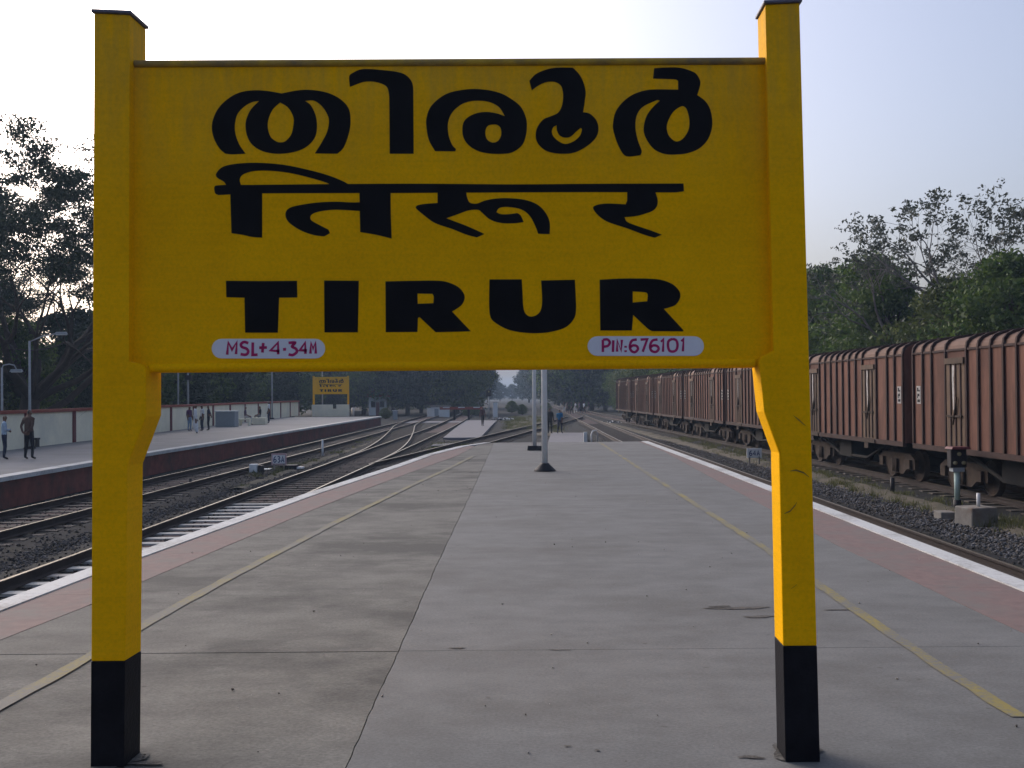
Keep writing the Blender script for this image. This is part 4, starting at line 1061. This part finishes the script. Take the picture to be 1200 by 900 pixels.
# dark trees and shrubs behind the cream wall
lab_l = 'dark dense tree behind the cream boundary wall'
y = 34.0; i = 0
while y < 190:
    x = wall_x(min(y, 100)) - 6.0 - rr.uniform(0, 3); kind = (BD, BE, BD)[i % 3]
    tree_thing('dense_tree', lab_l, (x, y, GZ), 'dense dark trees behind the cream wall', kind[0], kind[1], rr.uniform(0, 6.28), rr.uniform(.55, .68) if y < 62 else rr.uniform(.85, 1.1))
    y += rr.uniform(4.5, 6.5) * (1 if y < 100 else 1.4); i += 1
# trees at the end of the yard, both sides of the gap
for px0, px1, Y, n, scl, lab, grp in ((418, 548, 150, 8, 1.25, 'hazy tree in the grove left of the gap over the line', 'far trees left of the gap'), (470, 553, 205, 6, 1.7, 'hazy tree in the grove left of the gap over the line', 'far trees left of the gap'),
                                (660, 745, 165, 6, 1.35, 'hazy tree in the grove right of the gap over the line', 'far trees right of the gap'), (645, 705, 230, 5, 1.65, 'hazy tree in the grove right of the gap over the line', 'far trees right of the gap')):
    for k in range(n):
        px = px0 + (px1 - px0) * (k + .5) / n + rr.uniform(-4, 4); yv = Y + rr.uniform(-12, 12)
        q = P(px, 470, yv); kind = (BD, BE, BB, BD, BA)[k % 5]
        s_ = scl * {id(BB): 1.2, id(BA): 1.15}.get(id((BD, BE, BB, BD, BA)[k % 5]), 1) * rr.uniform(.9, 1.15)
        tree_thing('far_tree', lab, (q.x, yv, GZ), grp, kind[0], kind[1], rr.uniform(0, 6.28), s_)
for px, Y, s_ in ((600, 430, .75), (612, 450, .85), (586, 400, .8), (620, 330, 1.3), (572, 340, 1.25), (634, 300, 1.5), (558, 300, 1.5)):
    q = P(px, 470, Y); kind = BD
    tree_thing('far_tree', 'pale blue hazy tree standing in the gap at the end of the line', (q.x, Y, GZ), 'pale trees closing the gap', kind[0], kind[1], rr.uniform(0, 6.28), s_)
# undergrowth behind the train
y = 12.0
while y < 105:
    o = empty('bush', (train_x(min(y, 140)) + 3.6 + rr.uniform(-.2, .5), y, GZ), rr.uniform(0, 6)); o.scale = (.30, .42, .24); tag(o, 'low dark bush in the undergrowth behind the wagons', 'bush', 'undergrowth behind the train')
    inst('stem', BD[0], o); inst('foliage', BD[1], o); y += rr.uniform(2.0, 2.7)
# low bushes in the yard
def bush(px, py, s_, label, kind=BA, z=GZ):
    q = G(px, py, z); o = empty('bush', (q.x, q.y, GZ), rr.uniform(0, 6)); o.scale = (s_, s_, s_ * .7); tag(o, label, 'bush', 'bushes in the yard')
    inst('stem', kind[0], o); inst('foliage', kind[1], o)
bush(452, 491, .22, 'low bright bush at the end of the brick faced platform', BB)
for px, py, s_ in ((556, 487, .25), (600, 484, .28), (612, 486, .22), (548, 488, .2), (640, 484, .25)):
    bush(px, py, s_, 'low green bush beside the tracks beyond the platform end')
#@@PEOPLE
# ------------------------------------------------------------------ people
DG = None
def person(loc_, H, face, label, top, bottom, pose='stand', robe=False, shoes=None, group=None, sleeve='short', seat=0.42):
    """face: heading in degrees (0 looks along +Y). One continuous skinned body."""
    k = H / 1.7; V = {}; E = []; Rr = {}; Bm = {}
    def v(n, x, y, z, r): V[n] = Vector((x, y, z)) * k; Rr[n] = r * k
    sit = pose == 'sit'
    dz = (seat + .12) / k - 0.92 if sit else 0.0
    v('pel', 0, 0, .92 + dz, .135); v('waist', 0, .0, 1.05 + dz, .125); v('chest', 0, .0, 1.25 + dz, .145); v('sh', 0, -.01, 1.38 + dz, .11)
    v('neck', 0, .0, 1.46 + dz, .055); v('chin', 0, .02, 1.53 + dz, .075); v('head', 0, .015, 1.61 + dz, .098); v('crown', 0, .0, 1.68 + dz, .065)
    v('nose', 0, .105, 1.585 + dz, .018)
    for a, b in (('pel', 'waist'), ('waist', 'chest'), ('chest', 'sh'), ('sh', 'neck'), ('neck', 'chin'), ('chin', 'head'), ('head', 'crown'), ('head', 'nose')): E.append((a, b))
    for s, t in ((-1, 'l'), (1, 'r')):
        v('shd' + t, .17 * s, -.01, 1.375 + dz, .065)
        arms = {'stand': ((.215 * s, -.02, 1.10), (.22 * s, .06, .87), (.215 * s, .09, .77)), 'sit': ((.21 * s, .05, 1.10), (.17 * s, .28, .98), (.15 * s, .37, .97)),
                'fold': ((.22 * s, .03, 1.13), (.03 * s, .20, 1.10 + .03 * s), (-.08 * s, .19, 1.12 + .03 * s)), 'back': ((.23 * s, -.10, 1.12), (.09 * s, -.19, .93), (.01 * s, -.19, .90)),
                'walk': ((.215 * s, -.06 * s, 1.11), (.22 * s, .05 - .12 * s, .89), (.215 * s, .08 - .16 * s, .80)), 'bag': ((.215 * s, -.02, 1.10), (.22 * s, .06, .87), (.215 * s, .09, .77))}[pose]
        for n, q, r in zip(('elb', 'wri', 'han'), arms, (.045, .034, .038)): v(n + t, q[0], q[1], q[2] + dz, r)
        v('fin' + t, V['han' + t].x / k * 1.0, V['han' + t].y / k + .03, V['han' + t].z / k - .07, .020)
        v('thu' + t, V['han' + t].x / k - .035 * s, V['han' + t].y / k + .05, V['han' + t].z / k - .02, .014)
        for a, b in (('sh', 'shd' + t), ('shd' + t, 'elb' + t), ('elb' + t, 'wri' + t), ('wri' + t, 'han' + t), ('han' + t, 'fin' + t), ('han' + t, 'thu' + t)): E.append((a, b))
        if robe: continue
        st_ = .16 * s if pose == 'walk' else 0
        spread = .13 if pose in ('back', 'fold') else .095
        if sit:
            v('hip' + t, .09 * s, .02, .90 + dz, .10); v('kne' + t, .12 * s, .42, .93 + dz, .065); v('ank' + t, .12 * s, .40, .09, .042); v('toe' + t, .13 * s, .56, .035, .035)
        else:
            v('hip' + t, .085 * s, 0, .84, .095); v('kne' + t, spread * s, .03 + st_ * .6, .48, .065); v('ank' + t, (spread + .01) * s, -.02 + st_, .085, .042); v('toe' + t, (spread + .03) * s, .13 + st_, .034, .036)
        for a, b in (('pel', 'hip' + t), ('hip' + t, 'kne' + t), ('kne' + t, 'ank' + t), ('ank' + t, 'toe' + t)): E.append((a, b))
    if robe:
        v('thi', 0, 0, .62, .17); v('hem', 0, 0, .14, .20); E += [('pel', 'thi'), ('thi', 'hem')]
        for s, t in ((-1, 'l'), (1, 'r')):
            v('toe' + t, .07 * s, .1, .035, .04); E.append(('hem', 'toe' + t))
    names = list(V); idx = {n: i for i, n in enumerate(names)}
    me = bpy.data.meshes.new('body_cage'); me.from_pydata([tuple(V[n]) for n in names], [(idx[a], idx[b]) for a, b in E], [])
    o = bpy.data.objects.new('cage', me); COL.objects.link(o)
    sm = o.modifiers.new('skin', 'SKIN'); sm.use_smooth_shade = True
    sv = me.skin_vertices[0].data
    for n in names:
        sv[idx[n]].radius = (Rr[n] * (1.25 if n in ('chest', 'pel', 'waist') else 1), Rr[n] * (.82 if n in ('chest', 'pel', 'waist') else 1)); sv[idx[n]].use_root = (n == 'pel')
    ss = o.modifiers.new('sub', 'SUBSURF'); ss.levels = 1; ss.render_levels = 1
    dg = bpy.context.evaluated_depsgraph_get(); ev = o.evaluated_get(dg)
    nm = bpy.data.meshes.new_from_object(ev); bpy.data.objects.remove(o)
    mats = [M['skin'], M['hair'], top, bottom, shoes or M['iron']]
    nm.materials.clear()
    for q in mats: nm.materials.append(q)
    seg = [(V[a], V[b], a, b) for a, b in E]
    for p in nm.polygons:
        c_ = p.center; best = 9; bn = None
        for A, B, a, b in seg:
            ab = B - A; t = max(0, min(1, (c_ - A).dot(ab) / ab.length_squared)); d = (A + ab * t - c_).length
            if d < best: best = d; bn = (a, b)
        a, b = bn
        if 'head' in bn or 'crown' in bn or 'chin' in bn: mi = 1 if (c_.z > V['head'].z + .035 * k or c_.y < -.02 * k) and c_.z > V['chin'].z else 0
        elif a == 'sh' and b == 'neck': mi = 0 if c_.z > V['sh'].z + .05 * k else 2
        elif a[:3] in ('han', 'wri'): mi = 0
        elif a[:3] == 'elb': mi = 2 if sleeve == 'long' else 0
        elif a in ('pel',) and b[:3] in ('hip', 'thi'): mi = 3
        elif a[:3] in ('hip', 'kne', 'thi'): mi = 3
        elif a[:3] in ('ank', 'hem'): mi = 4 if c_.z < .12 * k else 3
        else: mi = 2
        p.material_index = mi; p.use_smooth = True
    ob = inst('person', nm, None, loc_, R(-face)); tag(ob, label, 'person', group)
    return ob
C = cloth
GR = 'people on the platform across the tracks'
person(G(5, 538.5, LZ), 1.42, 60, 'person in pale blue shirt and dark trousers with folded arms', C('cloth_paleblue', (.33, .42, .52)), C('cloth_navy', (.02, .025, .05)), 'fold', group=GR, sleeve='long')
person(G(34, 538.5, LZ), 1.60, 15, 'person in brown shirt and black trousers, hands behind the back', C('cloth_brown', (.075, .042, .032)), C('cloth_black', (.012, .012, .016)), 'back', group=GR, sleeve='long')
person(G(222, 505, LZ), 1.42, 120, 'person in purple top and pale blue trousers beside the white robe', C('cloth_purple', (.10, .04, .10)), C('cloth_sky', (.20, .28, .40)), 'stand', group=GR)
person(G(229, 508.5, LZ), 1.55, 80, 'person in a long white robe standing by the wall', C('cloth_white', (.62, .64, .66)), C('cloth_white', (.62, .64, .66)), 'stand', True, group=GR, sleeve='long')
person(G(237, 505, LZ), 1.48, 230, 'person in white shirt and dark trousers next to the white robe', C('cloth_white', (.62, .64, .66)), C('cloth_navy', (.02, .025, .05)), 'stand', group=GR)
person(G(244.5, 504.5, LZ), 1.46, 260, 'person in dark navy clothes at the end of the standing group', C('cloth_navy', (.02, .025, .05)), C('cloth_black', (.012, .012, .016)), 'back', group=GR)
q = G(287.5, 498.3, LZ); person((q.x, q.y, LZ), 1.55, 75, 'person in dark mauve shirt seated on the narrow cream bench', C('cloth_mauve', (.10, .07, .11)), C('cloth_pale', (.40, .40, .42)), 'sit', group=GR, seat=.445)
q = G(305, 497.3, LZ); person((q.x, q.y, LZ), 1.5, 250, 'person in dark clothes seated on the cream seat block', C('cloth_black', (.012, .012, .016)), C('cloth_grey', (.16, .17, .18)), 'sit', group=GR, seat=.48)
person(G(315, 496, LZ), 1.62, 250, 'person in white shirt standing beside the cream seat block', C('cloth_white', (.62, .64, .66)), C('cloth_navy', (.02, .025, .05)), 'stand', group=GR)
GR = 'people walking beyond the platform end'
person(G(565.5, 499.3, PZ), 1.62, 160, 'person in dark red shirt walking on the pale footpath', C('cloth_darkred', (.07, .025, .03)), C('cloth_black', (.012, .012, .016)), 'walk', group=GR)
person(G(656, 508, PZ), 1.60, 20, 'person in bright blue shirt at the end of the concrete pad', C('cloth_blue', (.02, .14, .28)), C('cloth_navy', (.02, .025, .05)), 'walk', group=GR)
person(G(644.5, 508.3, PZ), 1.72, 10, 'person in black clothes beside the one in bright blue shirt', C('cloth_black', (.012, .012, .016)), C('cloth_black', (.012, .012, .016)), 'stand', group=GR, sleeve='long')
cols = [('cloth_black', 'person in black clothes with white trousers crossing the far tracks', 'cloth_white', 661), ('cloth_brown', 'person in brown clothes crossing the far tracks', 'cloth_black', 664.5), ('cloth_black', 'person all in black crossing the far tracks', 'cloth_black', 670),
        ('cloth_white', 'person all in white crossing the far tracks', 'cloth_white', 674.5), ('cloth_mauve', 'person in mauve top crossing the far tracks', 'cloth_navy', 679), ('cloth_white', 'person in white shirt and dark trousers crossing the far tracks', 'cloth_navy', 684.5), ('cloth_navy', 'person in navy shirt and grey trousers crossing the far tracks', 'cloth_grey', 690)]
for i, (a, lb, bt, px) in enumerate(cols):
    person(G(px, 484.5 + (i % 3) * .8, GZ), 1.62 + .05 * (i % 3), 70 if i % 2 else 250, lb, M[a], M[bt], 'walk', group='people crossing the far tracks')

# ------------------------------------------------------------------ things along the tracks
def gz(px, py): return G(px, py, GZ)
def text_strokes(s, h, wd, gap=.15):
    F_ = {'6': [(1, [(.85, .05), (.4, .1), (.1, .5), (.15, .9), (.5, 1), (.9, .8), (.8, .55), (.4, .5), (.12, .65)])], '3': [(1, [(.1, .05), (.6, 0), (.85, .25), (.45, .45), (.9, .7), (.6, 1), (.1, .93)])],
          '4': [(0, [(.7, 1), (.7, 0), (.05, .68), (.95, .68)])], 'A': [(0, [(.05, 1), (.5, 0), (.95, 1)]), (0, [(.25, .66), (.75, .66)])]}
    out = []; x = 0
    for ch in s:
        for sm, pts in F_[ch]: out.append((sm, [((x + u * wd), v * h) for u, v in pts]))
        x += wd * (1 + gap) + .02
    return out, x
def number_board(p, txt, label, wd=.55, hb=.42, zb=.22, mt='palepink', rz=0.0):
    o = empty('number_board', p, rz); tag(o, label, 'number board', 'point number boards')
    for sx in (-.18, .18):
        b = MB(); b.box((sx, 0, zb / 2 + .1), (.05, .05, zb + .2), M['rawconc']); b.build('leg', o)
    b = MB(); b.box((0, 0, zb + hb / 2), (wd, .05, hb), M[mt]); bd = bevel(b.build('board', o), .01)
    b = MB(); b.box((0, -.028, zb + hb / 2), (wd - .10, .01, hb - .12), M['white']); b.build('panel', bd)
    stv, tw = text_strokes(txt, hb * .5, .105)
    b = MB()
    for i, (sm, pts) in enumerate(stv):
        pts = arc(pts) if sm else [Vector(q) for q in pts]; l, r = strip(pts, .035); n = len(l)
        b.add([(q.x - tw / 2 + .02, -.036 - .0005 * i, zb + hb * .75 - q.y) for q in l + r], [(k, k + 1, n + k + 1, n + k) for k in range(n - 1)], M['blue'])
    b.build('lettering', bd)
    return o
number_board(gz(327, 552), '63A', 'pale pink board lettered 63A standing between the tracks')
number_board(gz(884, 546), '64A', 'pale board lettered 64A standing by the goods train track', mt='white', wd=.56, hb=.36, zb=.30)
b = MB(); b.box((0, 0, .19), (.28, .28, .38), M['white'], 0, .94); o = bevel(b.build('marker_block', None, gz(297.5, 556.5)), .02); tag(o, 'small white painted marker block between the tracks', 'marker')
b = MB(); b.box((.24, .05, .16), (.14, .3, .34), M['iron']); b.build('iron_cover', o)
b = MB(); b.box((0, 0, .05), (.36, .5, .10), M['pole']); o = tag(b.build('cover_slab', None, gz(312, 552.5)), 'flat pale slab lying beside the 63A board', 'slab')
q = gz(339, 551); o = empty('point_machine', q); tag(o, 'low dark point machine with a pale lid beside the 63A board', 'point machine')
b = MB(); b.box((0, 0, .10), (.62, .4, .2), M['iron']); bevel(b.build('case', o), .02)
b = MB(); b.box((.42, 0, .09), (.22, .3, .06), M['pole']); b.build('lid', o)
def stake(px, py, h, r, mt, label, cap_=None):
    b = MB(); b.tube([(0, 0, 0), (0, 0, h)], [r, r * .85], M[mt], 8); o = b.build('marker_post', None, gz(px, py)); tag(o, label, 'post')
    b = MB(); b.box((0, 0, .04), (r * 4, r * 4, .08), M['iron'], 0, .8); b.build('foot', o); 
    return o
stake(378, 536, .80, .05, 'pole', 'thin pale marker post between the two tracks')
stake(1046, 580, .46, .07, 'iron', 'short black post by the goods train track')
stake(213, 578, .3, .06, 'iron', 'stubby dark post between the tracks by the name board post')
stake(223, 575, .36, .05, 'iron', 'thin stubby dark post next to the other stub')
# shunting signal
q = gz(1122, 600); o = empty('shunt_signal', q); tag(o, 'short shunting signal with black head on a pale teal post', 'signal')
b = MB(); b.tube([(0, 0, 0), (0, 0, .28)], .085, M['iron'], 10); b.box((0, 0, .02), (.34, .34, .06), M['rawconc']); b.build('foot', o)
b = MB(); b.tube([(0, 0, .28), (0, 0, .98)], .062, M['teal'], 12); b.build('post', o)
b = MB(); b.box((0, -.0, .97), (.26, .2, .10), M['greybox']); b.build('collar', o)
hd = MB(); hd.box((0, 0, 1.22), (.36, .22, .42), M['iron']); hb = bevel(hd.build('head', o), .02)
hd = MB(); hd.box((0, -.06, 1.46), (.44, .40, .05), M['redlead'], 0, .85); hd.build('hood', hb)
for sx, sz in ((-.09, 1.12), (.1, 1.12), (0, 1.32)):
    hd = MB(); hd.tube([(sx, -.10, sz), (sx, -.15, sz)], .045, M['lens'], 10); hd.build('lens', hb)
q = gz(1144, 616); b = MB(); b.box((0, 0, .19), (.62, .55, .40), M['rawconc'], .25, .97); o = bevel(b.build('concrete_block', None, q), .025); tag(o, 'rough concrete block with a pipe stub beside the shunting signal', 'block')
b = MB(); b.tube([(.05, 0, .38), (.05, 0, .66)], .04, M['pole'], 8); b.build('pipe_stub', o)
q = gz(1108, 609); b = MB(); b.box((0, 0, .08), (.35, .4, .2), M['rawconc']); tag(bevel(b.build('concrete_block', None, q), .02), 'low dark concrete block at the foot of the shunting signal', 'block')
# bits at the platform end
q = G(686, 519, PZ); b = MB(); b.box((0, 0, .28), (.20, .2, .58), M['white'], 0, .92); tag(bevel(b.build('marker_block', None, q), .02), 'white marker block at the end of the concrete pad', 'marker')
q = gz(697, 520); b = MB(); b.tube([(-.18, 0, 0), (-.18, .2, .5), (-.1, .3, .68), (.1, .4, .72), (.2, .5, .5), (.2, .6, 0)], .035, M['pole'], 8); tag(b.build('pipe_hoop', None, q), 'bent pale pipe hoop beside the white marker block', 'pipe')
# buffer stop of old rails
q = gz(541, 493); o = empty('buffer_stop', q); tag(o, 'buffer stop of dark posts with a long red and white beam', 'buffer stop')
for sx in (-.75, .75):
    b = MB(); b.box((sx, 0, .75), (.22, .25, 1.5), M['iron']); b.build('post', o)
b = MB(); b.box((0, -.18, 1.32), (4.6, .16, .28), M['coping']); bm_ = b.build('beam', o)
for sx in (-1.6, 0, 1.6):
    b = MB(); b.box((sx, -.27, 1.40), (.7, .02, .10), M['white']); b.build('white_band', bm_)
# huts and signals far down the yard
q = gz(516, 489); o = empty('lineside_hut', q); tag(o, 'low white lineside hut left of the buffer stop', 'hut')
b = MB(); b.box((0, 0, .65), (2.2, 1.6, 1.3), M['white']); b.build('wall', o); b = MB(); b.box((0, 0, 1.35), (2.5, 1.9, .12), M['rawconc']); b.build('roof', o)
b = MB(); b.box((-.4, -.81, .6), (.5, .03, .9), M['greybox']); b.build('door', o)
q = gz(463, 492); b = MB(); b.box((0, 0, .5), (.5, .4, 1.0), M['greybox']); o = bevel(b.build('relay_cabinet', None, q), .03); tag(o, 'small pale relay cabinet by the far end of the platform', 'cabinet')
b = MB(); b.box((0, 0, 1.03), (.6, .5, .06), M['pole']); b.build('lid', o)
q = gz(503, 489); b = MB(); b.box((0, 0, .55), (.5, .4, 1.1), M['white']); o = bevel(b.build('relay_cabinet', None, q), .03); tag(o, 'narrow white cabinet next to the lineside hut', 'cabinet')
b = MB(); b.box((0, 0, 1.13), (.6, .5, .06), M['pole']); b.build('lid', o)
q = gz(573, 491); o = empty('colour_signal', q); tag(o, 'tall dark signal with round head beyond the buffer stop', 'signal')
b = MB(); b.tube([(0, 0, 0), (0, 0, 2.6)], .07, M['pole_d'], 8); b.build('post', o)
b = MB(); b.box((0, 0, 2.9), (.6, .3, .75), M['iron']); h_ = bevel(b.build('head', o), .08)
b = MB(); b.tube([(0, -.15, 3.05), (0, -.2, 3.05)], .1, M['lens'], 10); b.build('lens', h_)
q = gz(580.5, 489); b = MB(); b.box((0, 0, .9), (.55, .3, 1.8), M['pole']); o = bevel(b.build('relay_cabinet', None, q), .05); tag(o, 'tall pale cabinet beside the dark signal', 'cabinet')
b = MB(); b.box((0, 0, 1.83), (.65, .4, .06), M['pole_d']); b.build('lid', o)
# house with red roof among the trees
q = P(443, 480, 142); o = empty('house', (q.x, 142, GZ), .1); tag(o, 'small house with red tiled roof half hidden by trees', 'house')
b = MB(); b.box((0, 0, 1.3), (2.4, 3, 2.6), M['white']); b.build('wall', o)
b = MB(); b.add([(-1.7, -1.9, 2.5), (1.7, -1.9, 2.5), (1.7, 1.9, 2.5), (-1.7, 1.9, 2.5), (-1.0, 0, 3.7), (1.0, 0, 3.7)], [(0, 1, 5, 4), (2, 3, 4, 5), (1, 2, 5), (3, 0, 4), (3, 2, 1, 0)], M['roof']); b.build('roof', o)
for sx in (-.6, .6):
    b = MB(); b.box((sx, -1.5, 1.5), (.6, .06, .8), M['iron']); b.build('window', o)
b = MB(); b.box((0, -1.5, .9), (.5, .06, 1.8), M['maroon']); b.build('door', o)
# rubble heaps beside the far tracks
for px, py, n, lb in ((722, 496, 60, 'heap of pale stones beside the track near the last wagon'), (590, 492, 60, 'low heap of stones beside the pale footpath')):
    q = gz(px, py)
    f = lambda rs, n_, q=q: np.stack([q.x + rs.normal(0, .55, n_), q.y + rs.normal(0, 1.0, n_), GZ + .12 * rs.rand(n_)], -1)
    tag(stones('stone_heap', n, f, .10, .26, [M['stone1'], M['pole']], px), lb, 'stones', kind='stuff')

# ------------------------------------------------------------------ evening haze
b = MB(); b.box((0, 640, 10.2), (3100, 1800, 25.0), M['white']); hz = b.build('haze'); hz.data.materials.clear()
hm = bpy.data.materials.new('haze_air'); hm.use_nodes = True; hn = hm.node_tree; hn.nodes.clear()
ho = hn.nodes.new('ShaderNodeOutputMaterial'); pv = hn.nodes.new('ShaderNodeVolumePrincipled')
pv.inputs['Color'].default_value = (0.55, 0.74, 1.0, 1); pv.inputs['Density'].default_value = 0.00055; pv.inputs['Anisotropy'].default_value = 0.2
hn.links.new(pv.outputs[0], ho.inputs['Volume']); hz.data.materials.append(hm)
tag(hz, 'thin bluish evening haze over the whole yard', 'haze', kind='stuff')
